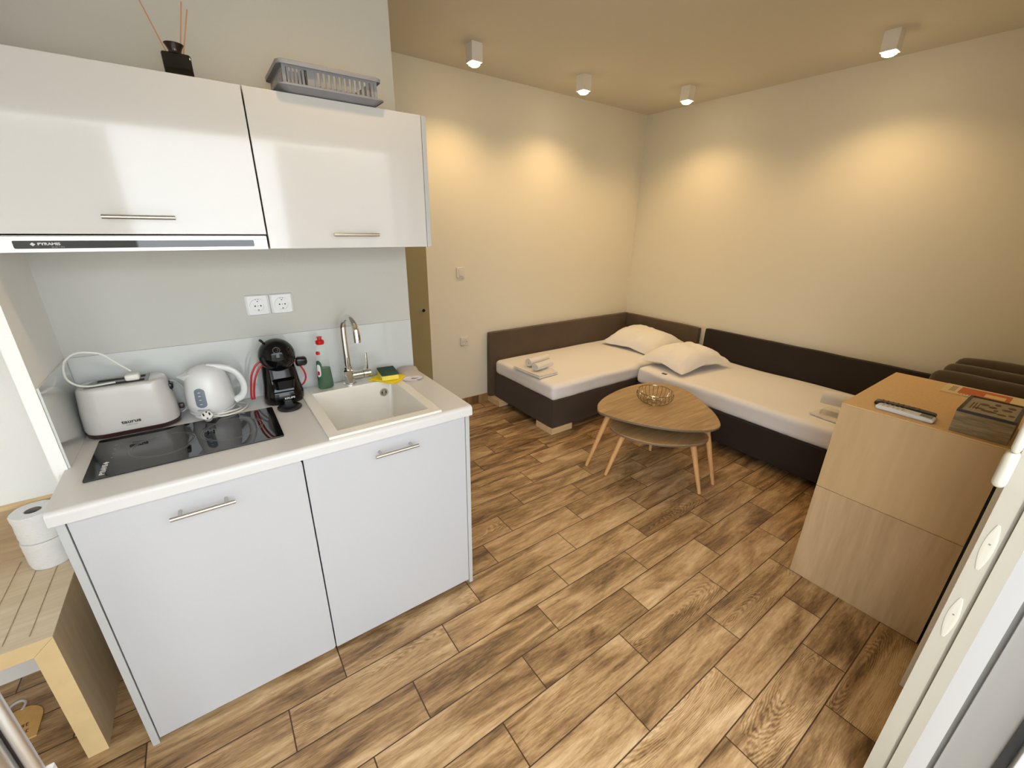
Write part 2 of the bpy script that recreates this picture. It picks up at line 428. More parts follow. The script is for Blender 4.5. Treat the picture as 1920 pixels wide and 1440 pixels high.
def soft_box(bm, lo, hi, r, n=(20, 20, 5), amp=0.0, fr=3.0, puff=0.0, seed=0.0, mtx=None):
    lo = Vector(lo); hi = Vector(hi); c = (lo + hi) / 2; h = (hi - lo) / 2
    r = min(r, min(h) * 0.999)
    cache = {}
    def V(p):
        k = tuple(round(x, 6) for x in p)
        if k in cache: return cache[k]
        q = Vector([max(lo[i] + r, min(hi[i] - r, p[i])) for i in range(3)])
        d = Vector(p) - q
        pp = q + d.normalized() * r if d.length > 1e-9 else Vector(p)
        if puff:
            u = (pp.x - c.x) / h.x; v = (pp.y - c.y) / h.y; ww = (pp.z - c.z) / h.z
            pp.z += puff * (1 - u * u) * (1 - v * v) * (1 if ww > 0 else -1) * abs(ww)
        if amp:
            nn = noise.noise_vector(pp * fr + Vector((seed, seed * 1.7, seed * 0.3)))
            pp = pp + Vector((nn.x, nn.y, nn.z)) * amp
        if mtx is not None: pp = mtx @ pp
        cache[k] = bm.verts.new(pp); return cache[k]
    for ax in range(3):
        a, b = [i for i in range(3) if i != ax]
        for side in (lo[ax], hi[ax]):
            for i in range(n[a]):
                for j in range(n[b]):
                    qs = []
                    for di, dj in ((0, 0), (1, 0), (1, 1), (0, 1)):
                        p = [0, 0, 0]; p[ax] = side
                        p[a] = lo[a] + (hi[a] - lo[a]) * (i + di) / n[a]
                        p[b] = lo[b] + (hi[b] - lo[b]) * (j + dj) / n[b]
                        qs.append(V(p))
                    if len(set(qs)) >= 3:
                        try: bm.faces.new(list(dict.fromkeys(qs)))
                        except ValueError: pass
    return bm

def text(name, s, size, m, parent, loc, rot=(PI / 2, 0, 0), ext=0.0004, sx=1.0, bold=0.0, label=None):
    """real lettering turned into a mesh; loc is a world position"""
    cu = bpy.data.curves.new(name, 'FONT'); cu.body = s; cu.size = size; cu.extrude = ext; cu.offset = bold
    cu.align_x = 'CENTER'; cu.align_y = 'CENTER'; cu.resolution_u = 3
    t = bpy.data.objects.new(name + '_tmp', cu); COL.objects.link(t)
    bpy.context.view_layer.update()
    dg = bpy.context.evaluated_depsgraph_get()
    me = bpy.data.meshes.new_from_object(t.evaluated_get(dg))
    bpy.data.objects.remove(t); bpy.data.curves.remove(cu)
    me.transform(Matrix.Diagonal((sx, 1, 1, 1)))
    from mathutils import Euler
    me.transform(Euler(rot).to_matrix().to_4x4())
    me.transform(Matrix.Translation(Vector(loc) - (wloc(parent) if parent else Vector())))
    me.materials.clear(); me.materials.append(m); me.name = name
    o = bpy.data.objects.new(name, me); COL.objects.link(o)
    if parent: o.parent = parent
    if label: o['label'] = label
    return o

# ------------------------------------------------------------------ main dimensions
XR, YB, ZC = 4.28, 1.837, 2.605       # right wall, back wall, ceiling
XL, YN = -1.30, -1.303                # left wall, near wall (doorway)
KY, KX = 0.565, 1.174                 # kitchen partition: face and free end
DX0, DX1, DZ = -0.95, 1.76, 2.10      # doorway to the balcony

# ------------------------------------------------------------------ the room
struct('floor', bx(XL - .1, XR + .1, YN - .22, YB + .12, -0.08, 0.0), MT['floor'])
struct('ceiling', bx(XL - .1, XR + .1, YN - .22, YB + .12, ZC, ZC + .1), MT['ceil'])
struct('wall_back', bx(XL - .1, XR + .1, YB, YB + .12, 0, ZC), MT['wall'])
struct('wall_right', bx(XR, XR + .1, YN, YB, 0, ZC), MT['wall'])
struct('wall_left', bx(XL - .1, XL, YN, YB, 0, ZC), MT['wall'])
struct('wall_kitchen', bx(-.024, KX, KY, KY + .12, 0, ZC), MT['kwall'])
struct('wall_side', bx(XL, -.024, KY, KY + .12, 0, ZC), MT['lwall'])
struct('wall_niche', bx(-.024, .006, .24, KY, 0, ZC), MT['lwall'])
b_ = B()
box(b_, XL - .1, DX0, YN - .22, YN, 0, ZC); box(b_, DX1 + .02, XR + .1, YN - .22, YN, 0, ZC); box(b_, DX0, DX1 + .02, YN - .22, YN, DZ, ZC)
struct('wall_front', b_, MT['wall'])
b_ = B(); box(b_, KX, XR, YB - .010, YB, 0, .075)
struct('baseboard_back', b_, MT['floor'])
struct('baseboard_right', bx(XR - .010, XR, YN, YB - .01, 0, .075), MT['floor'])
struct('trim_1', bx(2.215, 2.49, YN, -1.287, 0, 2.2), MT['ivory'], bevel=.002)
# balcony outside the door: slab, parapet and unseen tall walls added to dim reflections
struct('floor_balcony', bx(-2.2, 4.3, -3.1, YN - .22, -.10, -.02), MT['outfloor'])
b_ = bx(0.0, 1.2, -3.2, -3.1, -.10, .75); box(b_, 1.2, 4.3, -3.2, -3.1, -.10, 2.25); box(b_, -2.2, 0.0, -3.2, -3.1, -.10, 2.25)
struct('wall_balcony_blocker', b_, MT['kwall'])

# balcony door frame on the right of the opening (seen almost edge-on)
d1 = bpy.data.objects.new('door_1', None); COL.objects.link(d1); d1.location = (DX1, -1.40, 0); d1['kind'] = 'structure'
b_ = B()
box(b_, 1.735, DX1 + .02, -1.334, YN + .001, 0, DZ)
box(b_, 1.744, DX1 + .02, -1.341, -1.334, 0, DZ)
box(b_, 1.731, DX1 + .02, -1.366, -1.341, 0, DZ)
obj('inner_profile', b_, MT['shadepvc'], d1, label='inner door profile with shade in its cream colour')
b_ = prism(B(), [(1.731, -1.366), (DX1 + .02, -1.366), (DX1 + .02, -1.398), (1.715, -1.398)], 'z', .16, DZ)
obj('sash_edge', b_, MT['pvc'], d1)
b_ = B()
box(b_, 1.745, DX1 + .02, -1.409, -1.398, 0, DZ)
box(b_, 1.725, DX1 + .02, -1.414, -1.409, 0, DZ)
box(b_, 1.738, DX1 + .02, -1.482, -1.414, 0, DZ)
obj('outer_profile', b_, MT['greypvc'], d1, label='grey outer door profile')
b_ = B()
box(b_, DX0, DX1, -1.48, -1.40, DZ - .06, DZ)
box(b_, DX0, DX0 + .06, -1.48, -1.40, 0, DZ - .06)
obj('frame', b_, MT['pvc'], d1)
obj('gasket', bx(1.728, DX1 + .02, -1.498, -1.482, 0, DZ), MT['black'], d1)
obj('corner_cap', bx(1.712, DX1, -1.396, -1.368, 0, .155), MT['postdark'], d1, bevel=.002, label='dark rubber cap at the foot of the frame')
obj('threshold', bx(DX0, DX1, -1.48, -1.42, -.0, .02), MT['pvc'], d1)
lf = obj('leaf_frame', None or (lambda b: (box(b, 1.70, 1.745, -1.56, -1.50, .03, DZ - .04), box(b, 1.70, 1.745, -2.34, -2.28, .03, DZ - .04), box(b, 1.70, 1.745, -2.28, -1.56, .03, .10), box(b, 1.70, 1.745, -2.28, -1.56, DZ - .11, DZ - .04), b)[-1])(B()), MT['pvc'], d1, bevel=.003)
obj('pane', bx(1.718, 1.724, -2.28, -1.56, .10, DZ - .11), MT['glass'], lf)
for zc in (.69, .90):
    b_ = B()
    soft_box(b_, (1.7335, -1.331, zc - .062), (1.7375, -1.310, zc + .062), .0018, (2, 6, 18))
    for v in b_.verts:
        t = (v.co.z - zc) / .062
        v.co.y = -1.3205 + (v.co.y + 1.3205) * (1 - .75 * t * t)
    sp_ = obj('strike_plate', b_, MT['plate'], d1, smooth=True)
    obj('screw_hole', cyl(B(), (1.7330, -1.3205, zc + .01), (1.7338, -1.3205, zc + .01), .0022, n=12), MT['card'], sp_)
b_ = B()
soft_box(b_, (1.69, -1.304, 1.058), (1.735, -1.281, 1.140), .012, (8, 8, 10))
hb = obj('handle', b_, MT['plate'], d1, smooth=True)
b_ = B(); soft_box(b_, (1.695, -1.302, 1.139), (1.73, -1.286, 1.27), .008, (6, 6, 12))
obj('lever', b_, MT['plate'], hb, smooth=True)

# glass door in the back wall, partly hidden by the kitchen
d2 = bpy.data.objects.new('door_2', None); COL.objects.link(d2); d2.location = (1.44, YB, 0); d2['kind'] = 'structure'
gl = obj('door_leaf', bx(1.04, 1.846, YB - .014, YB, .008, 2.02), MT['frost'], d2, bevel=.001)
b_ = B(); cyl(b_, (1.776, YB - .014, .928), (1.776, YB - .040, .928), .009); cyl(b_, (1.776, YB - .040, .928), (1.776, YB - .062, .928), .013)
obj('knob', b_, MT['chrome'], gl, smooth=True)
obj('knob_cap', cyl(B(), (1.776, YB - .062, .928), (1.776, YB - .064, .928), .0125), MT['black'], gl)

# ------------------------------------------------------------------ ceiling lamps
def make_spot(name='ceiling_spotlight'):
    t = thing(name, 'x', 'ceiling light', (0, 0, ZC), 0, 'cube spotlights on the ceiling')
    b = B(); h = .038
    for (x0, x1, y0, y1) in ((-h, h, -h, -h + .004), (-h, h, h - .004, h), (-h, -h + .004, -h + .004, h - .004), (h - .004, h, -h + .004, h - .004)):
        box(b, x0, x1, y0, y1, -.10, 0)
    box(b, -h + .004, h - .004, -h + .004, h - .004, -.05, -.002)
    obj('housing', b, MT['spotbody'], t, local=True)
    b = B(); lathe(b, [(.012, -.055), (.024, -.078), (.0325, -.094), (.036, -.1015), (.034, -.110), (.022, -.117), (.002, -.120)], n=24)
    obj('bulb', b, MT['glow'], t, smooth=True, local=True)
    return t

def spot_light(x, y, power, tilt=(0, 0)):
    ld = bpy.data.lights.new('spot_beam', 'SPOT'); ld.energy = power; ld.color = (1.0, 0.67, 0.32)
    ld.spot_size = math.radians(140); ld.spot_blend = 0.75; ld.shadow_soft_size = 0.025
    lo = bpy.data.objects.new('spot_beam', ld); COL.objects.link(lo)
    lo.location = (x, y, ZC - .126); lo.rotation_euler = (tilt[0], tilt[1], 0)
    return lo

lamp0 = make_spot()
lamps = [((2.043, 1.397), 'cube ceiling spotlight nearest the kitchen wall, leftmost of the row', SPOT_W),
         ((2.980, 1.392), 'cube ceiling spotlight over the foot half of the back bed, second from the left', SPOT_W),
         ((3.795, 1.070), 'cube ceiling spotlight closest to the room corner, third from the left', SPOT_W),
         ((3.800, -.200), 'cube ceiling spotlight above the right-hand bed, rightmost in the photo', SPOT_W),
         ((.90, .02), 'cube ceiling spotlight in front of the kitchen cupboards', KITCHEN_SPOT_W)]
bodies = [lamp0] + [copy_tree(lamp0) for _ in lamps[1:]]
for l, ((x, y), lab, pw) in zip(bodies, lamps):
    l.location = (x, y, ZC); l['label'] = lab
    sl = spot_light(x, y, pw)
    sl.parent = l; sl.location = (0, 0, -.126)

# ------------------------------------------------------------------ kitchen: base units
def bar_handle(x0, x1, y, z, front, parent, r=.006):
    b = B(); cyl(b, (x0, y, z), (x1, y, z), r, n=16)
    for x in (x0 + .022, x1 - .022): cyl(b, (x, y, z), (x, front, z), r * .8, n=12)
    return obj('handle', b, MT['steel'], parent, smooth=True, label='brushed steel bar handle')

FY = .020        # face of the base doors
k1 = thing('base_cabinet', 'white base cabinet under the hob, next to the wooden bench', 'kitchen cabinet', (.284, .29, 0), 0, 'white base cabinets')
b_ = B(); box(b_, .005, .023, FY, KY - .002, 0, .862)
obj('end_panel', b_, MT['edge'], k1, bevel=.001)
b_ = B(); box(b_, .024, .562, FY + .021, KY - .002, .10, .860)
obj('body', b_, MT['edge'], k1)
obj('plinth', bx(.024, .562, FY + .055, FY + .07, 0, .10), MT['dark'], k1)
dr = prism(B(), [(.026, .022), (.554, .022), (.5615, .029), (.5615, .842), (.5585, .850), (.5585, .8565), (.026, .8565)], 'y', FY, FY + .018)
dr = obj('door', dr, MT['satin'], k1, bevel=.0015)
bar_handle(.219, .371, FY - .034, .797, FY, dr)

k2 = thing('base_cabinet', 'white base cabinet under the sink at the free end of the kitchen', 'kitchen cabinet', (.87, .29, 0), 0, 'white base cabinets')
obj('end_panel', bx(1.155, 1.173, FY, KY - .002, 0, .862), MT['edge'], k2, bevel=.001)
obj('body', bx(.566, 1.154, FY + .021, KY - .002, .10, .68), MT['edge'], k2)
obj('plinth', bx(.566, 1.154, FY + .055, FY + .07, 0, .10), MT['dark'], k2)
dr = obj('door', bx(.5655, 1.1525, FY, FY + .018, .022, .8595), MT['satin'], k2, bevel=.0015)
bar_handle(.785, .942, FY - .034, .806, FY, dr)

# worktop with the sink cut-out
SX0, SX1, SY0, SY1 = .650, 1.052, .020, .520
r_ = .014
prof = [(0.0, .862), (0.0, .900 - r_)] + [(r_ - r_ * math.cos(a), .900 - r_ + r_ * math.sin(a)) for a in [math.radians(q) for q in (15, 30, 45, 60, 75, 90)]]
b_ = prism(B(), prof + [(SY0 + .012, .900), (SY0 + .012, .862)], 'x', 0.0, 1.176)
box(b_, 0, SX0 + .012, SY0 + .012, KY, .862, .900)
box(b_, SX1 - .012, 1.176, SY0 + .012, KY, .862, .900)
box(b_, SX0 + .012, SX1 - .012, SY1 - .012, KY, .862, .900)
# notch where the niche wall stands on the left
wt = obj('worktop', b_, MT['top'], None, smooth=False)
tag(wt, 'continuous white kitchen worktop with a rounded front edge', 'worktop')

# sink
sk = thing('sink', 'white rectangular inset sink with a thick rim', 'sink', (.85, .27, .74))
b_ = B()
ix0, ix1, iy0, iy1 = .686, 1.016, .050, .440
for a in ((SX0, SX1, SY0 - .006, iy0), (SX0, SX1, iy1, SY1), (SX0, ix0, iy0, iy1), (ix1, SX1, iy0, iy1)):
    box(b_, *a, .9003, .9095)
obj('rim', b_, MT['sink'], sk)
zb = .735
def rr3(x0, x1, y0, y1, r, z): return [(p[0], p[1], z) for p in rrect((x0 + x1) / 2, (y0 + y1) / 2, (x1 - x0) / 2, (y1 - y0) / 2, r, 5)]
rings = [rr3(ix0, ix1, iy0, iy1, .003, .9095), rr3(ix0 + .001, ix1 - .001, iy0 + .001, iy1 - .001, .008, .905), rr3(ix0 + .006, ix1 - .006, iy0 + .006, iy1 - .006, .02, zb + .03), rr3(ix0 + .014, ix1 - .014, iy0 + .014, iy1 - .014, .024, zb + .008), rr3(ix0 + .03, ix1 - .03, iy0 + .03, iy1 - .03, .03, zb)]
outer = [rr3(ix0 + .024, ix1 - .024, iy0 + .024, iy1 - .024, .03, zb - .006), rr3(ix0 - .004, ix1 + .004, iy0 - .004, iy1 + .004, .02, zb + .02), rr3(ix0 - .006, ix1 + .006, iy0 - .006, iy1 + .006, .008, .9003)]
b_ = loft(B(), rings, False, True); loft(b_, outer, True, False)
obj('basin', b_, MT['sink'], sk, smooth=True)
b_ = annulus(B(), (.975, 0, .858), .011, .0185, iy1 - .010, iy1 - .004, 32, 'y')
box(b_, .969, .981, iy1 - .010, iy1 - .0045, .846, .870)
ov = obj('overflow', b_, MT['chrome'], sk, label='round chrome overflow grille')
obj('slot', cyl(B(), (.975, iy1 - .006, .858), (.975, iy1 - .003, .858), .0115, n=24), MT['dark'], ov)
b_ = annulus(B(), (.85, .245, zb), .016, .042, zb, zb + .004, 40); lathe(b_, [(.016, zb + .0005), (.0, zb + .006)], .85, .245, 24)
obj('drain', b_, MT['chrome'], sk)

# tap
tp = thing('mixer_tap', 'chrome swan neck mixer tap behind the sink', 'tap', (.847, .481, .9095))
b_ = B(); lathe(b_, [(.026, .9095), (.026, .914), (.0225, .916)], .847, .481, 32)
hexp = [[(.847 + r * math.cos(2 * PI * i / 8 + PI / 8), .481 + r * math.sin(2 * PI * i / 8 + PI / 8), z) for i in range(8)] for r, z in ((.0225, .914), (.0225, .972), (.020, .976))]
loft(b_, hexp)
obj('body', b_, MT['chrome'], tp)
b_ = B(); lathe(b_, [(.0165, .976), (.0165, .988), (.0125, .990)], .847, .481, 24)
obj('collar', b_, MT['chrome'], tp, smooth=True)
pts = [(.847, .481, .985), (.847, .481, 1.04), (.847, .481, 1.10), (.8475, .480, 1.150)]
tipx, tipy = .863, .345
cxm, cym = (.847 + tipx) / 2, (.481 + tipy) / 2
for a in (20, 45, 70, 90, 110, 135, 160):
    t = (1 - math.cos(math.radians(a))) / 2
    pts.append((.847 + (tipx - .847) * t, .481 + (tipy - .481) * t, 1.150 + .058 * math.sin(math.radians(a))))
pts += [(tipx, tipy, 1.142), (tipx, tipy - .001, 1.122)]
obj('spout', tube(B(), pts, .0130, 16, 6), MT['chrome'], tp, smooth=True)
b_ = B(); cyl(b_, (.860, .481, .946), (.905, .481, .946), .0165, n=24)
obj('cartridge', b_, MT['chrome'], tp, smooth=True)
b_ = B(); cyl(b_, (.907, .481, .946), (.938, .481, .946), .0185, n=24); 
lv = obj('lever_hub', b_, MT['chrome'], tp, smooth=True)
obj('lever', tube(B(), [(.926, .481, .960), (.927, .482, .985), (.928, .483, 1.010), (.929, .484, 1.036)], .0072, 12, 4, ry=.7), MT['chrome'], lv, smooth=True)

# hob
hob = thing('hob', 'black glass two-zone electric hob set in the white worktop', 'hob', (.293, .262, .9))
prof = rrect(.294, .262, .242, .139, .006)
obj('glass', prism(B(), prof, 'z', .9004, .9050), MT['blackglass'], hob, bevel=.0006)
for (cx, cy, r) in ((.218, .262, .082), (.402, .270, .088)):
    b_ = annulus(B(), (cx, cy, 0), r, r + .0012, .9050, .9053, 72); annulus(b_, (cx, cy, 0), r - .006, r - .005, .9050, .9053, 72)
    obj('cooking_zone', b_, MT['ring'], hob)
for j, yy in enumerate((.245, .275, .305, .335)):
    obj('touch_control', cyl(B(), (.100, yy, .905), (.100, yy, .9053), .0038, n=14), MT['ring'], hob)
text('brand_mark', 'PYRAMIS', .017, MT['print'], hob, (.090, .172, .9052), (0, 0, PI / 2), .0002, 1.0, .0004)
obj('brand_symbol', prism(B(), [(.083, .214), (.090, .221), (.097, .214), (.090, .207)], 'z', .905, .9053), MT['print'], hob)

# glass splashback, two panes
bs = thing('splashback', 'low glossy white glass splashback behind the worktop', 'splashback', (.59, KY - .004, .9))
obj('back_pane', bx(.012, KX - .002, KY - .007, KY - .0005, .9005, 1.141), MT['splash'], bs)
obj('side_pane', bx(.0065, .0115, .245, KY - .008, .9005, 1.141), MT['splash'], bs)

# ------------------------------------------------------------------ kitchen: wall units and hood
UY, UT = .285, 1.921
u1 = thing('wall_cabinet', 'white glossy flap-door wall cabinet above the extractor hood', 'kitchen cabinet', (.31, .43, 1.52), 0, 'white wall cabinets')
obj('body', bx(.012, .608, UY + .020, KY - .002, 1.523, UT), MT['edge'], u1)
dr = obj('door', bx(.012, .6075, UY, UY + .018, 1.5225, UT), MT['gloss'], u1, bevel=.0012)
bar_handle(.236, .388, UY - .033, 1.566, UY, dr, .0055)
u2 = thing('wall_cabinet', 'white glossy flap-door wall cabinet right of the extractor hood', 'kitchen cabinet', (.89, .43, 1.479), 0, 'white wall cabinets')
obj('body', bx(.6125, 1.153, UY + .020, KY - .002, 1.479, UT), MT['edge'], u2)
obj('end_panel', bx(1.156, 1.173, UY + .002, KY - .002, 1.479, UT - .001), MT['edge'], u2, bevel=.001)
dr = obj('door', bx(.6115, 1.1535, UY, UY + .018, 1.479, UT), MT['gloss'], u2, bevel=.0012)
bar_handle(.804, .957, UY - .033, 1.523, UY, dr, .0055)

hd = thing('extractor_hood', 'slim pull-out extractor hood with black glass strip', 'hood', (.31, .43, 1.478))
obj('body', bx(.012, .606, UY + .012, KY - .002, 1.481, 1.5185), MT['hood'], hd)
obj('front_panel', bx(.012, .606, UY - .002, UY + .012, 1.478, 1.5175), MT['hood'], hd, bevel=.001)
obj('control_strip', prism(B(), rrect(.312, 1.497, .257, .0095, .003), 'y', UY - .0032, UY - .0015), MT['blackglass'], hd)
text('brand_mark', 'PYRAMIS', .0085, MT['print'], hd, (.118, UY - .0034, 1.4985), sx=1.25, bold=.0003)
obj('brand_symbol', prism(B(), [(.084, 1.498), (.089, 1.5025), (.094, 1.498), (.089, 1.4935)], 'y', UY - .0036, UY - .0032), MT['print'], hd)
text('model_mark', 'BUILT-IN', .0045, MT['greyprint'], hd, (.133, UY - .0034, 1.491), sx=1.3)

# ------------------------------------------------------------------ sockets and switch
def make_socket(label, cx, y, cz, grp=None, m='white', hs=.0385, cat='socket', led=True):
    t = thing('power_socket', label, cat, (cx, y, cz - hs), 0, grp)
    b = loft(B(), [[(p[0], y, p[1]) for p in rrect(cx, cz, hs + .002, hs, .006)], [(p[0], y - .006, p[1]) for p in rrect(cx, cz, hs + .001, hs - .001, .006)], [(p[0], y - .011, p[1]) for p in rrect(cx, cz, hs - .006, hs - .004, .006)]])
    pl = obj('plate', b, MT[m], t)
    b = annulus(B(), (cx, 0, cz - .002), .0195, .0265, y - .0165, y - .010, 40, 'y')
    cyl(b, (cx, y - .0095, cz - .002), (cx, y - .0118, cz - .002), .0195, n=36)
    ins = obj('insert', b, MT[m], t, smooth=True)
    b = B()
    for dx in (-.0095, .0095): cyl(b, (cx + dx, y - .0116, cz - .002), (cx + dx, y - .0121, cz - .002), .0027, n=14)
    cyl(b, (cx, y - .0116, cz - .002), (cx, y - .0121, cz - .002), .0015, n=10)
    for dz in (-.0185, .0145): box(b, cx - .002, cx + .002, y - .0125, y - .0115, cz + dz - .001, cz + dz + .003)
    if led:
        for dx in (-.005, .003): cyl(b, (cx + dx, y - .0164, cz + .0222), (cx + dx, y - .0170, cz + .0222), .0014, n=10)
    obj('pin_holes', b, MT['dark'], ins)
    return t
make_socket('white wall socket above the splashback, left one of the pair', .567, KY, 1.262, 'pair of white kitchen sockets')
make_socket('white wall socket above the splashback, right one of the pair', .650, KY, 1.262, 'pair of white kitchen sockets')
make_socket('ivory wall socket low on the back wall left of the bed', 2.168, YB, .610, m='ivory', hs=.040, led=False)
sw = thing('light_switch', 'ivory rocker light switch on the back wall beside the glass door', 'switch', (2.147, YB, 1.155))
b_ = loft(B(), [[(p[0], YB - .0, p[1]) for p in rrect(2.147, 1.195, .040, .043, .008)], [(p[0], YB - .009, p[1]) for p in rrect(2.147, 1.195, .037, .040, .008)]])
obj('plate', b_, MT['ivory'], sw)
b_ = loft(B(), [[(p[0], YB - .008, p[1]) for p in rrect(2.147, 1.195, .022, .026, .004)], [(p[0], YB - .013, p[1]) for p in rrect(2.147, 1.195, .020, .024, .004)]])
obj('rocker', b_, MT['ivory'], sw)

# ------------------------------------------------------------------ on the wall cabinets
df = thing('reed_diffuser', 'black square reed diffuser bottle with brown sticks on top of the wall cabinet', 'diffuser', (.474, .39, UT))
b_ = B()
rg = [[(p[0], p[1], z) for p in rrect(.476, .395, hx, hy, .004, 3)] for hx, hy, z in ((.032, .015, UT), (.033, .016, UT + .003), (.0335, .0165, UT + .068), (.031, .014, UT + .072), (.020, .010, UT + .0735))]
loft(b_, rg)
obj('bottle', b_, MT['diff'], df, smooth=True)
obj('collar', lathe(B(), [(.0155, UT + .072), (.015, UT + .078), (.018, UT + .086), (.0235, UT + .095), (.0225, UT + .096), (.016, UT + .090)], .476, .395, 32), MT['flare'], df, smooth=True)
for a, c in (((.470, .393, UT + .03), (.4155, .375, UT + .195)), ((.478, .395, UT + .03), (.5145, .385, UT + .195)), ((.482, .398, UT + .03), (.5245, .390, UT + .182))):
    obj('reed', cyl(B(), a, c, .0016, n=8), MT['reed'], df)

# dish rack
RK = dict(x0=.722, x1=1.003, y0=.283, y1=.50)
rk = thing('dish_rack', 'grey plastic dish drainer with tray on top of the right wall cabinet', 'dish rack', (.862, .39, UT))
def rr_ring(grow, z, r=.02):
    return [(p[0], p[1], z) for p in rrect((RK['x0'] + RK['x1']) / 2, (RK['y0'] + RK['y1']) / 2, (RK['x1'] - RK['x0']) / 2 + grow, (RK['y1'] - RK['y0']) / 2 + grow, r, 5)]
b_ = loft(B(), [rr_ring(-.020, UT + .0005), rr_ring(-.002, UT + .006), rr_ring(.010, UT + .017), rr_ring(.017, UT + .020), rr_ring(.018, UT + .0175), rr_ring(.0185, UT + .0215), rr_ring(.010, UT + .023), rr_ring(-.004, UT + .011), rr_ring(-.02, UT + .006)], True, True)
obj('tray', b_, MT['rack'], rk, smooth=True)
b_ = loft(B(), [rr_ring(.000, UT + .074), rr_ring(.012, UT + .076), rr_ring(.013, UT + .070), rr_ring(.014, UT + .080), rr_ring(.010, UT + .083), rr_ring(-.002, UT + .083), rr_ring(-.002, UT + .074), rr_ring(.000, UT + .074)], False, False)
obj('rim', b_, MT['rack'], rk, smooth=True)
b_ = B()
W_ = RK['x1'] - RK['x0']; nb = 18
z0, z1 = UT + .016, UT + .076
for yy in (RK['y0'], RK['y1'] - .003):
    box(b_, RK['x0'], RK['x1'], yy, yy + .003, z0, z0 + .012); box(b_, RK['x0'], RK['x1'], yy, yy + .003, z1 - .010, z1)
    for i in range(nb + 1):
        x = RK['x0'] + W_ * i / nb
        wdt = .0042 if not (i in (0, 5, nb)) else .010
        if yy == RK['y0'] and i in (1, 2, 3, 4): continue
        box(b_, max(RK['x0'], x - wdt), min(RK['x1'], x + wdt), yy, yy + .003, z0 + .012, z1 - .010)
for xx in (RK['x0'], RK['x1'] - .003):
    box(b_, xx, xx + .003, RK['y0'] + .003, RK['y1'] - .003, z0, z0 + .012); box(b_, xx, xx + .003, RK['y0'] + .003, RK['y1'] - .003, z1 - .010, z1)
    for i in range(13):
        y = RK['y0'] + .003 + (RK['y1'] - RK['y0'] - .006) * i / 12
        box(b_, xx, xx + .003, max(RK['y0'] + .003, y - .0042), min(RK['y1'] - .003, y + .0042), z0 + .012, z1 - .010)
box(b_, RK['x0'] + .003, RK['x1'] - .003, RK['y0'] + .003, RK['y1'] - .003, z0, z0 + .003)
obj('basket', b_, MT['rack'], rk)
for i in range(9):
    x = RK['x0'] + .095 + i * .021
    for y in (.34, .42): obj('plate_peg', cyl(B(), (x, y, z0 + .002), (x + .003, y, z0 + .028), .0045, .0025, n=8), MT['rack'], rk)
b_ = B()
for (xa, xb) in ((.735, .783),):
    for yy in (.289, .342): 
        box(b_, xa, xb, yy, yy + .002, z0 + .003, z1 - .004) if yy > .3 else None
    box(b_, xa, xa + .002, .289, .344, z0 + .003, z1 - .004); box(b_, xb - .002, xb, .289, .344, z0 + .003, z1 - .004)
    for i in range(5): box(b_, xa + i * .0105, xa + .0065 + i * .0105, .287, .289, z0 + .003, z1 - .004)
obj('cutlery_holder', b_, MT['rack'], rk)
b_ = B()
for i in range(6): cyl(b_, (.790 + i * .0026, .295 + (i % 2) * .006, z0 + .004), (.788 + i * .0022, .292 + (i % 2) * .006, z1 + .000), .0011, n=6)
fk = obj('fork_tines', b_, MT['chrome'], rk)
obj('dark_insert', bx(.784, .803, .302, .345, z0 + .003, z1 - .003), MT['rackdk'], rk)

# ------------------------------------------------------------------ on the worktop
WZ = .9002
# toaster
ts = thing('toaster', 'white long-slot toaster with brown base at the left end of the worktop', 'toaster', (.138, .475, WZ))
def ts_ring(hx, hy, z, r, cx=.138, cy=.474): return [(p[0], p[1], z) for p in rrect(cx, cy, hx, hy, r, 8)]
obj('base', loft(B(), [ts_ring(.108, .055, WZ, .05), ts_ring(.121, .063, WZ + .004, .055), ts_ring(.1235, .066, WZ + .017, .058), ts_ring(.118, .060, WZ + .019, .05)]), MT['brownbase'], ts, smooth=True)
obj('shell', loft(B(), [ts_ring(.121, .064, WZ + .018, .056), ts_ring(.1235, .0665, WZ + .028, .058), ts_ring(.121, .064, WZ + .080, .055), ts_ring(.115, .058, WZ + .140, .05), ts_ring(.112, .056, WZ + .158, .046), ts_ring(.108, .053, WZ + .165, .042), ts_ring(.104, .050, WZ + .1665, .04)]), MT['toaster'], ts, smooth=True)
tpz = WZ + .1665
obj('slot_plate', prism(B(), [(.050, .440), (.060, .433), (.206, .431), (.206, .517), (.078, .517), (.058, .497)], 'z', tpz - .004, tpz + .0015), MT['dsteel'], ts)
b_ = B(); box(b_, .064, .196, .441, .461, tpz + .001, tpz + .0022); box(b_, .076, .196, .485, .506, tpz + .001, tpz + .0022)
obj('bread_slots', b_, MT['dark'], ts)
b_ = B(); soft_box(b_, (.246, .452, WZ + .118), (.263, .490, WZ + .140), .006, (4, 6, 4))
obj('lever', b_, MT['black'], ts, smooth=True)
obj('lever_track', prism(B(), rrect(.471, WZ + .095, .004, .05, .003), 'x', .250, .2565), MT['dark'], ts)
b_ = B(); soft_box(b_, (.258, .49, WZ + .030), (.275, .512, WZ + .048), .004, (4, 4, 4))
obj('browning_knob', b_, MT['brownbase'], ts, smooth=True)
text('brand_mark', 'taurus', .016, MT['darkprint'], ts, (.139, .4067, WZ + .048), (PI / 2 - .05, 0, 0), .0004, 1.2, .0004)
text('model_mark', 'ELECTRIC', .0055, MT['greyprint'], ts, (.139, .4064, WZ + .0365), (PI / 2 - .03, 0, 0), .0004, 1.2)
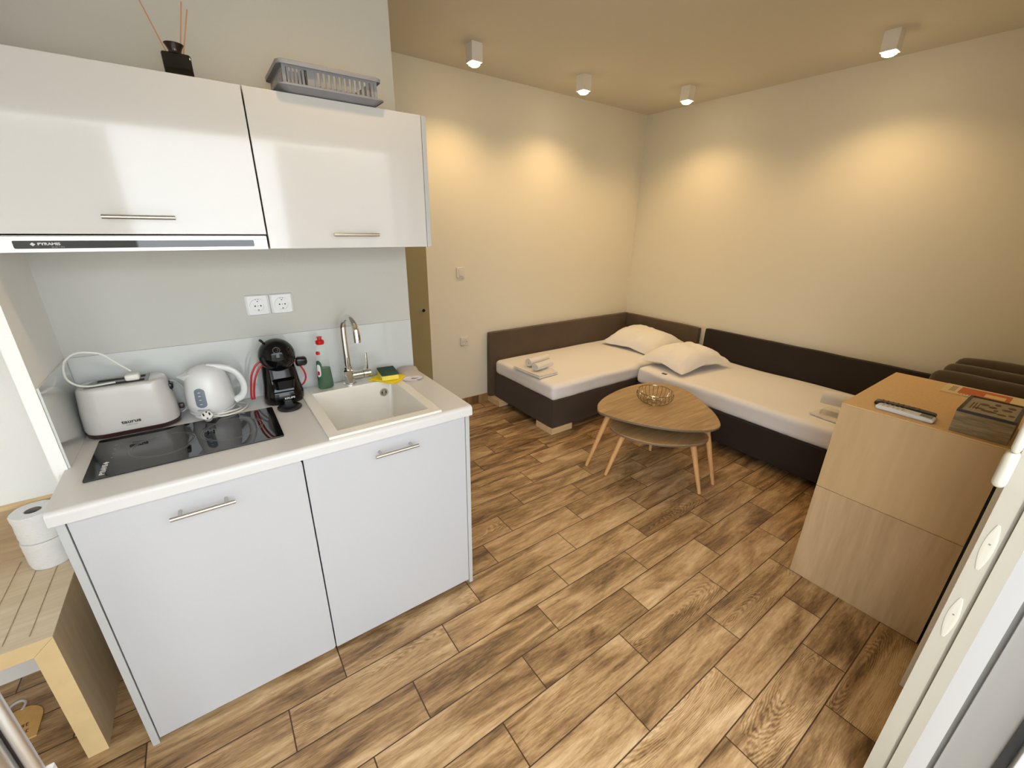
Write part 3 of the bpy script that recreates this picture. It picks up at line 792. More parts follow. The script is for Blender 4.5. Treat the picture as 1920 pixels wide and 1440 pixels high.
# its lead lies coiled over the top, plug resting on the slots
cordpts = [(.168, .462, 1.098), (.160, .462, 1.108), (.140, .455, 1.135), (.118, .445, 1.166), (.092, .440, 1.178), (.062, .440, 1.180), (.036, .440, 1.163), (.024, .440, 1.135), (.024, .440, 1.104), (.040, .440, 1.082), (.066, .440, 1.073), (.095, .446, 1.0715), (.125, .452, 1.0715)]
obj('lead', tube(B(), cordpts, .0030, 8, 6), MT['cord'], ts, smooth=True)
b_ = B(); soft_box(b_, (.149, .444, tpz + .0022), (.187, .478, tpz + .024), .007, (8, 8, 6))
obj('plug', b_, MT['cord'], ts, smooth=True)
obj('rear_lead', tube(B(), [(.250, .525, 1.030), (.268, .530, 1.020), (.285, .533, .985), (.288, .533, .945), (.275, .530, .915), (.262, .528, .906)], .0022, 8, 6), MT['cord'], ts, smooth=True)

# kettle
KC = (.357, .468)
kt = thing('kettle', 'white cordless electric kettle with grey water window between toaster and coffee machine', 'kettle', (KC[0], KC[1], WZ))
kprof = [(.050, .922), (.064, .925), (.0705, .936), (.0725, .955), (.0715, .985), (.068, 1.015), (.063, 1.040), (.058, 1.055), (.050, 1.066), (.036, 1.077), (.018, 1.083), (.002, 1.085)]
def krad(z):
    for (r0, z0_), (r1, z1_) in zip(kprof, kprof[1:]):
        if z0_ <= z <= z1_: return r0 + (r1 - r0) * (z - z0_) / (z1_ - z0_)
    return .07
obj('body', lathe(B(), kprof, *KC, 48), MT['white'], kt, smooth=True)
ba = lathe(B(), [(.058, WZ), (.061, WZ + .004), (.060, WZ + .013), (.068, WZ + .018), (.070, WZ + .022), (.064, WZ + .0235)], *KC, 48)
obj('power_base', ba, MT['white'], kt, smooth=True)
sa = math.radians(188); sd = Vector((math.cos(sa), math.sin(sa), 0)); sn = Vector((-sd.y, sd.x, 0))
b_ = B(); kc3 = Vector((KC[0], KC[1], 0)); rgs = []
for (dist, wd, zt, zl) in ((.040, .030, 1.068, 1.02), (.055, .022, 1.062, 1.03), (.068, .012, 1.0585, 1.044), (.080, .003, 1.0580, 1.055)):
    c0 = kc3 + sd * dist
    rgs.append([c0 + sn * wd + Vector((0, 0, zt)), c0 - sn * wd + Vector((0, 0, zt)), c0 - sn * wd * .5 + Vector((0, 0, (zt + zl) / 2)), c0 + Vector((0, 0, zl)), c0 + sn * wd * .5 + Vector((0, 0, (zt + zl) / 2))])
loft(b_, rgs)
obj('spout', b_, MT['white'], kt, smooth=True)
ha = math.radians(-8); hdv = Vector((math.cos(ha), math.sin(ha), 0))
hp = [kc3 + hdv * d + Vector((0, 0, z)) for d, z in ((.010, 1.076), (.040, 1.072), (.070, 1.062), (.094, 1.040), (.107, 1.005), (.106, .972), (.094, .950), (.072, .940))]
hn = obj('handle', tube(B(), hp, .0105, 14, 8, ry=1.3), MT['white'], kt, smooth=True)
hm = hp[2]
b_ = B(); soft_box(b_, (hm.x - .012, hm.y - .007, hm.z + .002), (hm.x + .010, hm.y + .007, hm.z + .012), .004, (6, 4, 3))
obj('switch', b_, MT['white'], hn, smooth=True)
def kpatch(a0, a1, z0_, z1_, off, rnd=True, na=10, nz_=16):
    b = B(); rows = []
    for j in range(nz_ + 1):
        t = j / nz_; z = z0_ + (z1_ - z0_) * t; s = 1.0
        if rnd:
            e = min(t, 1 - t) * (z1_ - z0_) / .012
            s = math.sqrt(max(0.06, 1 - (1 - min(1, e)) ** 2))
        row = []
        for i in range(na + 1):
            a = (a0 + a1) / 2 + (a1 - a0) / 2 * s * (2 * i / na - 1)
            row.append(b.verts.new((KC[0] + (krad(z) + off) * math.cos(a), KC[1] + (krad(z) + off) * math.sin(a), z)))
        rows.append(row)
    for r0, r1 in zip(rows, rows[1:]):
        for i in range(na): b.faces.new((r0[i], r0[i + 1], r1[i + 1], r1[i]))
    return b
A0, A1 = math.radians(-126), math.radians(-99)
wd_ = obj('water_window', kpatch(A0, A1, .950, 1.020, .0008), MT['window'], kt, smooth=True)
b_ = B()
for zz in (.962, .978, .992, 1.004):
    kb = kpatch(math.radians(-116), math.radians(-110), zz, zz + .0022, .0014, False, 3, 1)
    me_ = bpy.data.meshes.new('t'); kb.to_mesh(me_); kb.free(); b_.from_mesh(me_); bpy.data.meshes.remove(me_)
obj('level_marks', b_, MT['print'], wd_)
ka = math.radians(-111)
text('brand_mark', 'SENCOR', .0085, MT['greyprint'], kt, (KC[0] + (krad(.940) + .0012) * math.cos(ka), KC[1] + (krad(.940) + .0012) * math.sin(ka), .9405), (PI / 2 + .05, 0, ka + PI / 2), .0003, 1.2)
ka = math.radians(-105)
b_ = kpatch(math.radians(-110), math.radians(-100), .9285, .9305, .0012, False, 4, 1)
obj('indicator_slot', b_, MT['darkprint'], kt)
plc = Vector((.338, .372, WZ + .026))
obj('lead', tube(B(), [(.352, .385, WZ + .024), (.372, .396, WZ + .0095), (.400, .398, WZ + .008), (.430, .415, WZ + .006), (.452, .445, WZ + .005), (.462, .480, WZ + .005), (.445, .510, WZ + .005), (.415, .520, WZ + .006), (.430, .490, WZ + .0065), (.440, .455, WZ + .0065), (.425, .425, WZ + .012), (.395, .408, WZ + .015), (.365, .402, WZ + .016)], .0032, 8, 6), MT['cord'], kt, smooth=True)
dv = Vector((-.05, -.62, .72)).normalized()
b_ = B(); cyl(b_, plc + dv * .010, plc - dv * .012, .0165, .0135, n=28)
pg = obj('plug', b_, MT['white'], kt, smooth=True)
u_ = Vector((1, 0, 0)); v_ = dv.cross(u_).normalized(); b_ = B()
for s in (-1, 1): cyl(b_, plc + dv * .010 + u_ * s * .0085, plc + dv * .024 + u_ * s * .0085, .0022, n=10)
for s in (-1, 1): cyl(b_, plc + dv * .0098 + v_ * s * .0125, plc + dv * .0108 + v_ * s * .0125, .0028, n=10)
obj('plug_pins', b_, MT['dark'], pg)

# coffee machine
CM = (.588, .468)
cm = thing('coffee_machine', 'black round-headed capsule coffee machine with red lead', 'coffee machine', (CM[0], CM[1], WZ))
rg = [[(p[0], p[1], z) for p in rrect(cx, cy, hx, hy, min(hx, hy) * .8, 8)] for cx, cy, hx, hy, z in ((.588, .470, .066, .058, WZ), (.588, .468, .070, .062, WZ + .006), (.590, .464, .070, .064, WZ + .035), (.590, .468, .066, .060, WZ + .055), (.590, .476, .063, .050, WZ + .075), (.589, .480, .060, .046, WZ + .110), (.588, .482, .056, .042, WZ + .145), (.588, .484, .050, .038, WZ + .185))]
obj('body', loft(B(), rg), MT['blackgloss'], cm, smooth=True)
hc = Vector((.588, .445, 1.090)); hr = .0625
b_ = B(); bmesh.ops.create_uvsphere(b_, u_segments=48, v_segments=28, radius=hr, matrix=Matrix.Translation(hc))
hd_ = obj('head', b_, MT['blackgloss'], cm, smooth=True)
bd = Vector((-.06, -.86, .50)).normalized(); bu = bd.orthogonal().normalized(); bv = bd.cross(bu)
b_ = tube(B(), [hc + bd * (hr - .0006) + (bu * math.cos(a) + bv * math.sin(a)) * .0115 for a in [2 * PI * i / 32 for i in range(32)]], .0007, 6, 1, closed=True)
tube(b_, [hc + bd * (hr + .0001) + (bu * math.cos(a) * .8 + bv * math.sin(a)) * .006 for a in [PI * i / 12 for i in range(13)]], .0005, 6, 1)
obj('badge', b_, MT['ring'], hd_)
b_ = B(); tube(b_, [(.553, .448, 1.138), (.546, .446, 1.150), (.541, .444, 1.153)], .0045, 10, 4)
obj('lever', b_, MT['black'], cm, smooth=True)
b_ = loft(B(), [[(p[0], p[1], z) for p in rrect(.592, .412, hx, hy, .016, 6)] for hx, hy, z in ((.038, .020, 1.000), (.036, .018, .985), (.034, .016, .966))])
obj('capsule_holder', b_, MT['blackgloss'], cm, smooth=True)
b_ = B()
hd2 = [(.588 + .034 * math.cos(a), .408, .955 + .026 * math.sin(a)) for a in [PI * i / 16 for i in range(17)]]
A_ = [b_.verts.new(p) for p in hd2]; B_ = [b_.verts.new((p[0], p[1] + .012, p[2])) for p in hd2]
b_.faces.new(A_); b_.faces.new(B_[::-1])
for i in range(len(A_)): b_.faces.new((A_[i], A_[(i + 1) % len(A_)], B_[(i + 1) % len(A_)], B_[i]))
obj('cup_recess', b_, MT['window'], cm)
text('brand_mark', 'KRUPS', .0095, MT['print'], cm, (.601, .3985, .9275), (PI / 2, 0, .05), .0003, 1.3, .0003)
b_ = lathe(B(), [(.039, WZ), (.042, WZ + .003), (.042, WZ + .008), (.038, WZ + .011), (.016, WZ + .012)], .591, .362, 40)
box(b_, .578, .604, .37, .41, WZ + .002, WZ + .022)
obj('drip_tray', b_, MT['black'], cm, smooth=True)
obj('lead', tube(B(), [(.545, .455, 1.070), (.520, .450, 1.066), (.496, .450, 1.028), (.486, .450, .985), (.480, .450, .945), (.481, .452, .930)], .0036, 8, 6), MT['red'], cm, smooth=True)
obj('lead', tube(B(), [(.548, .452, 1.055), (.525, .446, 1.050), (.503, .446, 1.010), (.492, .448, .965), (.488, .452, .930)], .0036, 8, 6), MT['red'], cm, smooth=True)
obj('lead', tube(B(), [(.640, .462, 1.058), (.662, .458, 1.032), (.674, .455, 1.003), (.675, .455, .978), (.665, .458, .957), (.650, .462, .945)], .0034, 8, 6), MT['red'], cm, smooth=True)
b_ = B(); soft_box(b_, (.648, .445, 1.030), (.690, .472, 1.066), .011, (8, 6, 8), amp=.003, fr=60)
obj('plug', b_, MT['black'], cm, smooth=True)

# dish soap
DS = (.752, .487); DZ0 = .9098
ds = thing('dish_soap_bottle', 'clear dish soap bottle with green liquid and red cap beside the tap', 'bottle', (DS[0], DS[1], DZ0))
dprof = [(.026, DZ0), (.0305, DZ0 + .004), (.031, DZ0 + .020), (.029, DZ0 + .050), (.0265, DZ0 + .080), (.0255, DZ0 + .105), (.0245, DZ0 + .130), (.0225, DZ0 + .155), (.0175, DZ0 + .176), (.0145, DZ0 + .184), (.0140, DZ0 + .190)]
bt = obj('bottle', lathe(B(), [(r * 1.0, z) for r, z in dprof], *DS, 36, 1.0, .72), MT['clearpet'], ds, smooth=True)
obj('soap', lathe(B(), [(.0245, DZ0 + .001), (.0298, DZ0 + .005), (.0302, DZ0 + .020), (.0282, DZ0 + .050), (.0260, DZ0 + .078), (.0255, DZ0 + .088)], *DS, 36, 1.0, .70), MT['greensoap'], ds, smooth=True)
b_ = lathe(B(), [(.0145, DZ0 + .189), (.0165, DZ0 + .192), (.0165, DZ0 + .203), (.0125, DZ0 + .206), (.008, DZ0 + .209), (.008, DZ0 + .215), (.0105, DZ0 + .217), (.0105, DZ0 + .2195), (.004, DZ0 + .220)], *DS, 28)
obj('cap', b_, MT['redcap'], ds, smooth=True)
def dpatch(a0, a1, z0_, z1_, off=.0012):
    b = B(); rows = []
    def rad(z):
        for (r0, q0), (r1, q1) in zip(dprof, dprof[1:]):
            if q0 <= z <= q1: return r0 + (r1 - r0) * (z - q0) / (q1 - q0)
        return .02
    for j in range(15):
        z = z0_ + (z1_ - z0_) * j / 14; t = abs(2 * j / 14 - 1); s = math.sqrt(max(.05, 1 - t ** 4)); row = []
        for i in range(9):
            a = (a0 + a1) / 2 + (a1 - a0) / 2 * s * (2 * i / 8 - 1); r = rad(z) + off
            row.append(b.verts.new((DS[0] + r * math.cos(a), DS[1] + r * .72 * math.sin(a), z)))
        rows.append(row)
    for r0, r1 in zip(rows, rows[1:]):
        for i in range(8): b.faces.new((r0[i], r0[i + 1], r1[i + 1], r1[i]))
    return b
lb = obj('front_label', dpatch(math.radians(-176), math.radians(-108), DZ0 + .035, DZ0 + .125), MT['greenlab'], ds, smooth=True)
obj('label_swirl', dpatch(math.radians(-165), math.radians(-122), DZ0 + .055, DZ0 + .108, .0018), MT['white'], lb, smooth=True)
obj('label_figure', dpatch(math.radians(-156), math.radians(-132), DZ0 + .062, DZ0 + .080, .0024), MT['redcap'], lb, smooth=True)
obj('neck_sticker', dpatch(math.radians(-160), math.radians(-110), DZ0 + .148, DZ0 + .163), MT['redcap'], ds, smooth=True)

# folded yellow cloth and sponge
yc = B(); RM = Matrix.Translation((1.004, .447, .912)) @ Matrix.Rotation(math.radians(-52), 4, 'Z')
soft_box(yc, (-.070, -.050, -.002), (.066, .050, .0045), .003, (16, 12, 2), amp=.0035, fr=22, mtx=RM)
soft_box(yc, (-.056, -.052, .0045), (.068, .046, .0105), .003, (16, 12, 2), amp=.0035, fr=20, seed=3, mtx=RM)
for v in yc.verts: v.co.z = max(v.co.z, .9098)
tag(obj('cleaning_cloth', yc, MT['yellow'], None, smooth=True), 'folded bright yellow cleaning cloth at the back corner of the sink', 'cloth')
sg = thing('sponge', 'yellow scouring sponge with dark green top lying on the yellow cloth', 'sponge', (1.006, .448, .9225), math.radians(-8))
b_ = B(); soft_box(b_, (-.038, -.056, .0), (.036, .056, .022), .004, (8, 10, 4), amp=.0006, fr=90)
obj('foam', b_, MT['sponge'], sg, smooth=True, local=True)
b_ = B(); soft_box(b_, (-.038, -.056, .0222), (.036, .056, .029), .0015, (8, 10, 2), amp=.0005, fr=120)
obj('scourer', b_, MT['scour'], sg, smooth=True, local=True, label='dark green scouring layer')

def spiral_strip(turns, r0, r1, th, n=90, sx=1.0, sz=1.0):
    inn, out = [], []
    for i in range(n + 1):
        t = i / n; a = turns * 2 * PI * t; r = r0 + (r1 - r0) * t
        inn.append(((r - th / 2) * math.cos(a) * sx, (r - th / 2) * math.sin(a) * sz)); out.append(((r + th / 2) * math.cos(a) * sx, (r + th / 2) * math.sin(a) * sz))
    return inn, out
def roll(bm, turns, r0, r1, th, L, mtx, n=90, sx=1.0, sz=1.0, nl=10, amp=0.0):
    inn, out = spiral_strip(turns, r0, r1, th, n, sx, sz)
    loop = out + inn[::-1]
    rows = []
    for k in range(nl + 1):
        y = -L / 2 + L * k / nl
        rows.append([bm.verts.new(mtx @ (Vector((p[0], y, p[1])) + noise.noise_vector(Vector((p[0] * 30, y * 20, p[1] * 30))) * amp)) for p in loop])
    m_ = len(loop)
    for a, b in zip(rows, rows[1:]):
        for i in range(m_): bm.faces.new((a[i], a[(i + 1) % m_], b[(i + 1) % m_], b[i]))
    for row in (rows[0], rows[-1]):
        for i in range(n):
            bm.faces.new((row[i], row[i + 1], row[m_ - 2 - i], row[m_ - 1 - i]))
    return bm
b_ = roll(B(), 1.8, .10, .42, .17, .150, Matrix.Translation((1.118, .466, .9125)) @ Matrix.Rotation(math.radians(-12), 4, 'Z') @ Matrix.Diagonal((.112, 1, .026, 1)), 70, 1, 1, 8, 0.0)
for v in b_.verts:
    v.co += noise.noise_vector(v.co * 25) * .003; v.co.z = max(v.co.z, .9005)
tag(obj('dish_towel', b_, MT['rag'], None, smooth=True), 'pale grey folded terry towel at the back right corner of the worktop', 'towel')

# ------------------------------------------------------------------ bench on the left
bn = thing('bench', 'light oak bench with grooved seat and back board, left of the kitchen', 'bench', (-.40, .33, 0))
BX0, BX1, BY0, BY1, BZ, BT = -.86, -.107, .094, .556, .487, .048
obj('seat', prism(B(), [(BX0, BZ - .004), (BX1, BZ - .004), (BX1 - BT, BZ - BT), (BX0 + BT, BZ - BT)], 'y', BY0, BY1), MT['oakbench'], bn)
b_ = B(); gx = [BX0 + .0] + [-.608, -.558, -.508, -.458, -.408, -.358, -.307, -.257, -.207, -.156]
g = .0022
xs = [BX0] + sorted(gx[1:]) + [BX1]
box(b_, BX0, BX1, BY0, .126, BZ - .004, BZ); box(b_, BX0, BX1, .530, BY1, BZ - .004, BZ)
for a, c in zip(xs, xs[1:]):
    box(b_, a + (g if a != BX0 else 0), c - (g if c != BX1 else 0), .126, .530, BZ - .004, BZ)
obj('seat_board', b_, MT['oakbench'], bn, label='grooved oak seat surface')
obj('side_panel', prism(B(), [(BX1, 0), (BX1, BZ - .0045), (BX1 - BT, BZ - BT - .0005), (BX1 - BT, 0)], 'y', BY0 + .001, BY1), MT['oakside'], bn)
obj('side_panel', prism(B(), [(BX0, 0), (BX0, BZ - .0045), (BX0 + BT, BZ - BT - .0005), (BX0 + BT, 0)], 'y', BY0 + .001, BY1), MT['oakside'], bn)
obj('edge_band', prism(B(), [(BX1, 0.001), (BX1, BZ - .0045), (BX1 - BT, BZ - BT - .0005), (BX1 - BT, 0.001)], 'y', BY0 - .0008, BY0 + .0009), MT['bandbench'], bn)
obj('edge_band', prism(B(), [(BX1, BZ - .001), (BX1 - BT, BZ - BT), (BX0 + BT, BZ - BT), (BX0, BZ - .001)], 'y', BY0 - .0008, BY0 - .0001), MT['bandbench'], bn)
b_ = bx(BX0, -.026, BY1 + .0005, KY - .0005, .30, .672)
obj('back_board', b_, MT['backboard'], bn)
b_ = prism(B(), [(BY1 - .003, .672), (KY - .0005, .672), (KY - .0005, .687), (BY1 + .001, .686), (BY1 - .004, .681)], 'x', BX0, -.026)
obj('top_rail', b_, MT['palewood'], bn, smooth=True)

def paper_roll(z0, seed):
    b = B()
    R = .0545
    def ring(r, z, amp=0.0):
        out = []
        for i in range(56):
            a = 2 * PI * i / 56
            rr = r + amp * noise.noise(Vector((math.cos(a) * 2.5 + seed, math.sin(a) * 2.5, z * 60)))
            out.append((rr * math.cos(a), rr * math.sin(a), z + amp * .6 * noise.noise(Vector((math.cos(a) * 3, math.sin(a) * 3 + seed, 2)))))
        return out
    rings = [ring(.020, z0), ring(R - .003, z0, .002), ring(R, z0 + .003, .002)] + [ring(R + .0004 * math.sin(k), z0 + .008 + k * .012, .0022) for k in range(7)] + [ring(R + .0005, z0 + .095, .0025), ring(R - .002, z0 + .098, .002), ring(R - .015, z0 + .0985, .0015), ring(.021, z0 + .097), ring(.020, z0 + .094), ring(.020, z0)]
    return loft(b, rings, False, False)
for i, (dx, lab) in enumerate(((0, 'white toilet paper roll standing on the bench, bottom one of two'), (.002, 'white toilet paper roll stacked on another roll on the bench, top one'))):
    t = thing('toilet_roll', lab, 'toilet roll', (-.172 + dx, .486, BZ + .0005 + i * .0995), 0, 'stacked toilet rolls')
    obj('paper', paper_roll(0, i * 3.1), MT['tissue'], t, smooth=True, local=True)
    obj('core', loft(B(), [[(r * math.cos(2 * PI * k / 32), r * math.sin(2 * PI * k / 32), z) for k in range(32)] for r, z in ((.0195, .001), (.0195, .096), (.0185, .096), (.0185, .001), (.0195, .001))], False, False), MT['card'], t, smooth=True, local=True, label='dark inside of the cardboard core')

# wooden tag on the floor under the bench
tgt = thing('wooden_tag', 'small arched plywood tag with white rope loop on the floor under the bench', 'tag', (-.362, .322, 0), 0.0)
pr = [(-.062, -.052), (.062, -.052)] + [(.062 * math.cos(a), .025 + .062 * math.sin(a)) for a in [PI * i / 16 for i in range(17)]]
obj('board', prism(B(), pr, 'z', .0005, .006), MT['tagwood'], tgt, local=True, bevel=.001)
text('lettering', 'Best\nguest', .026, MT['motif'], tgt, (-.352, .318, .0064), (0, 0, 0), .0003)
obj('rope_loop', tube(B(), [(-.018, .074, .006), (-.034, .092, .010), (-.028, .116, .008), (-.008, .122, .007), (.006, .106, .007), (.002, .080, .006)], .0040, 8, 6), MT['rope'], tgt, smooth=True, local=True)

# upright metal profile at the lower left corner
mp_ = thing('metal_post', 'brushed metal upright in the bottom left corner, in front of the bench', 'post', (-.085, -.30, 0))
b_ = B(); lathe(b_, [(.011, .0), (.011, .92), (.009, .925)], -.0625, -.30, 24)
obj('tube', b_, MT['postmetal'], mp_, smooth=True)
b_ = B(); box(b_, -.125, -.073, -.292, -.285, .0, .92)
obj('brown_strip', b_, MT['postdark'], mp_)  # dark brown strip beside the tubes
b_ = B(); lathe(b_, [(.030, .0), (.030, .92), (.026, .93)], -.108, -.31, 32)
obj('outer_tube', b_, MT['postmetal'], mp_, smooth=True)
obj('clip', bx(-.056, -.040, -.312, -.292, .445, .467), MT['white'], mp_, bevel=.002)

# ------------------------------------------------------------------ beds
def headboard(name, x0, x1, y0, y1, z0, z1, parent, m, seed):
    b = B(); n = (max(3, int((x1 - x0) / .05)), max(3, int((y1 - y0) / .05)), 14)
    soft_box(b, (x0, y0, z0), (x1, y1, z1), .016, n, amp=.0022, fr=5, seed=seed)
    return obj(name, b, m, parent, smooth=True)
bA = thing('bed', 'single taupe upholstered bed along the back wall with white sheet', 'bed', (3.3, 1.35, 0), 0, 'corner beds')
b_ = B(); soft_box(b_, (2.442, .940, .050), (4.218, 1.775, .287), .012, (40, 20, 8), amp=.0015, fr=4)
obj('base', b_, MT['velvetbase'], bA, smooth=True)
headboard('headboard', 2.392, XR - .002, 1.777, YB - .002, .05, .667, bA, MT['velvet'], 1)
headboard('headboard', 4.221, XR - .002, .884, 1.776, .05, .667, bA, MT['velvet'], 2)
def foot(x0, x1, y0, y1, p): obj('foot', bx(x0, x1, y0, y1, 0, .052), MT['palewood'], p, bevel=.001)
foot(2.440, 2.66, .938, 1.14, bA); foot(2.40, 2.50, 1.63, 1.83, bA); foot(4.0, 4.2, .938, 1.14, bA); foot(4.0, 4.2, 1.60, 1.80, bA)
bB = thing('bed', 'single shade-darkened upholstered bed along the right-hand wall with white sheet', 'bed', (3.8, -.2, 0), 0, 'corner beds')
b_ = B(); soft_box(b_, (3.342, -1.285, .050), (4.218, .878, .287), .012, (20, 40, 8), amp=.0015, fr=4, seed=4)
obj('base', b_, MT['velvetshade'], bB, smooth=True)
headboard('headboard', 4.221, XR - .002, -1.285, .824, .05, .677, bB, MT['velvetshade'], 5)
foot(3.42, 3.62, .60, .80, bB); foot(4.0, 4.2, .60, .80, bB); foot(3.42, 3.62, -1.2, -1.0, bB); foot(4.0, 4.2, -1.2, -1.0, bB)

def mattress(lo, hi, seed, wr):
    b = B(); lo = Vector(lo); hi = Vector(hi)
    nx, ny = int((hi.x - lo.x) / .025), int((hi.y - lo.y) / .025)
    soft_box(b, lo, hi, .038, (nx, ny, 12))
    for v in b.verts:
        p = v.co.copy()
        ed = min(p.x - lo.x, hi.x - p.x, p.y - lo.y, hi.y - p.y)
        v.co.z += noise.noise(Vector((p.x * 2.2 + seed, p.y * 2.2, 0))) * .007
        if p.z < hi.z - .02:   # gathered side of the fitted sheet
            k = .003 * noise.noise(Vector((p.x * 30, p.y * 30, p.z * 7 + seed))) + .005 * noise.noise(Vector((p.x * 6, p.y * 6, p.z * 14 + seed)))
            d = Vector((p.x - max(lo.x + .04, min(hi.x - .04, p.x)), p.y - max(lo.y + .04, min(hi.y - .04, p.y)), 0))
            if d.length > 0: v.co += d.normalized() * k
        for (cx, cy, rad, am) in wr:
            dd = math.hypot(p.x - cx, p.y - cy)
            if dd < rad and p.z > lo.z + .06:
                v.co.z += am * math.sin((p.x * .6 + p.y * 1.2) * 85 + noise.noise(p * 8) * 5) * (1 - dd / rad)
    return b
ma = obj('mattress', mattress((2.440, .942, .280), (4.215, 1.772, .412), 1.0, [(2.95, 1.2, .35, .0022), (3.4, 1.1, .3, .0015)]), MT['sheet'], bA, smooth=True)
mb = obj('mattress', mattress((3.352, -1.27, .280), (4.215, .888, .424), 7.0, [(3.6, .2, .3, .0018)]), MT['sheet'], bB, smooth=True)
obj('care_tag', bx(3.385, 3.405, .62, .66, .420, .4285), MT['care'], mb, label='small dark label on the sheet near the pillow')

def pillow(a, b_h, th, seed):
    bm = B(); n = 34; top, bot = [], []
    for sgn, store in ((1, top), (-1, bot)):
        for i in range(n + 1):
            row = []
            for j in range(n + 1):
                u = 2 * i / n - 1; v = 2 * j / n - 1
                x = a * u * (1 - .07 * (1 - v * v)); y = b_h * v * (1 - .09 * (1 - u * u))
                h = th * ((1 - abs(u) ** 2.6) ** .62) * ((1 - abs(v) ** 2.6) ** .62)
                wv_ = .014 * noise.noise(Vector((u * 2.2 + seed, v * 2.2, sgn))) + .011 * noise.noise(Vector((u * 7, v * 3 + seed, sgn * 3))) * (abs(u) ** 1.5) + .010 * noise.noise(Vector((u * 3, v * 9 + seed, sgn)))
                z = sgn * (h + wv_ * min(1, h / .02)) * (1.0 if sgn > 0 else .5) - .042 * max(abs(u), abs(v)) ** 3 * min(1, .35 + abs(u * v))
                if (i in (0, n) or j in (0, n)) and sgn < 0: row.append(top[i][j])
                else: row.append(bm.verts.new((x, y, z)))
            store.append(row)
        for i in range(n):
            for j in range(n):
                q = (store[i][j], store[i + 1][j], store[i + 1][j + 1], store[i][j + 1])
                bm.faces.new(q if sgn > 0 else q[::-1])
    return bm
pa = tag(obj('pillow', pillow(.245, .335, .100, 2.0), MT['pillow'], None, smooth=True), 'white pillow in the room corner at the head of the back bed', 'pillow', 'white bed pillows')
pa.location = (3.955, 1.315, .450); pa.rotation_euler = (math.radians(2), math.radians(-9), math.radians(3))
pb = tag(obj('pillow', pillow(.310, .240, .098, 9.0), MT['pillow'], None, smooth=True), 'white pillow at the head of the right-hand bed, nearer the coffee table', 'pillow', 'white bed pillows')
pb.location = (3.745, .700, .460); pb.rotation_euler = (math.radians(1), math.radians(-2), math.radians(-6))

# towels
def towel_roll(name, label, c, L, r, rz, grp):
    b = roll(B(), 3.6, r * .12, r * .88, r * .215, L, Matrix.Identity(4), 120, 1, .95, 12, .0015)
    o = obj(name, b, MT['terry'], None, smooth=True); tag(o, label, 'towel', grp)
    o.location = c; o.rotation_euler = (0, 0, rz); return o
ft = B()
Rm = Matrix.Translation((2.545, 1.305, .417)) @ Matrix.Rotation(math.radians(4), 4, 'Z')
soft_box(ft, (-.105, -.17, 0), (.105, .17, .012), .005, (14, 18, 2), amp=.003, fr=9, mtx=Rm)
soft_box(ft, (-.100, -.165, .012), (.100, .16, .024), .005, (14, 18, 2), amp=.003, fr=9, seed=2, mtx=Rm)
tag(obj('folded_towel', ft, MT['terry'], None, smooth=True), 'large folded white towel flat on the back bed under two rolled towels', 'towel')
towel_roll('rolled_towel', 'rolled white towel on the folded towel, the one nearer the back wall', (2.625, 1.375, .4490), .23, .041, math.radians(-82), 'rolled towels on the back bed')
towel_roll('rolled_towel', 'rolled white towel on the folded towel, the one nearer the bed edge', (2.590, 1.262, .4450), .20, .037, math.radians(-80), 'rolled towels on the back bed')
ft = B(); Rm = Matrix.Translation((3.600, -.500, .427)) @ Matrix.Rotation(math.radians(-8), 4, 'Z')
soft_box(ft, (-.11, -.09, 0), (.11, .09, .016), .006, (14, 12, 2), amp=.003, fr=9, mtx=Rm)
tag(obj('folded_towel', ft, MT['terry'], None, smooth=True), 'folded white towel on the right-hand bed beside the sideboard', 'towel')
towel_roll('rolled_towel', 'rolled white towel on the right-hand bed, half hidden by the sideboard', (3.600, -.505, .4975), .17, .056, math.radians(8), None)

# back cushions piled at the far right
for i, (x, ya, zt, lab) in enumerate(((3.86, -.835, .805, 'dark brown loose cushion on the right-hand bed, front one of three'), (4.00, -.858, .828, 'dark brown loose cushion on the right-hand bed, middle one of three'), (4.135, -.885, .852, 'dark brown loose cushion on the right-hand bed, rear one against the wall'))):
    b_ = B(); h = zt - .424
    soft_box(b_, (-.055, -.215, 0), (.055, .215, h), .045, (8, 16, 14), amp=.008, fr=5, seed=i * 5.0)
    for v in b_.verts:
        u = v.co.y / .215; ww = v.co.z / h * 2 - 1
        v.co.x *= 1 - .35 * abs(ww) ** 3 - .25 * abs(u) ** 3 + .10
        v.co.z -= .012 * abs(u) ** 2.5 * (1 if ww > 0 else 0)
    o = obj('back_cushion', b_, MT['cushion'], None, smooth=True); tag(o, lab, 'cushion', 'loose back cushions')
    o.location = Vector((x, ya - .215, .4262)); 

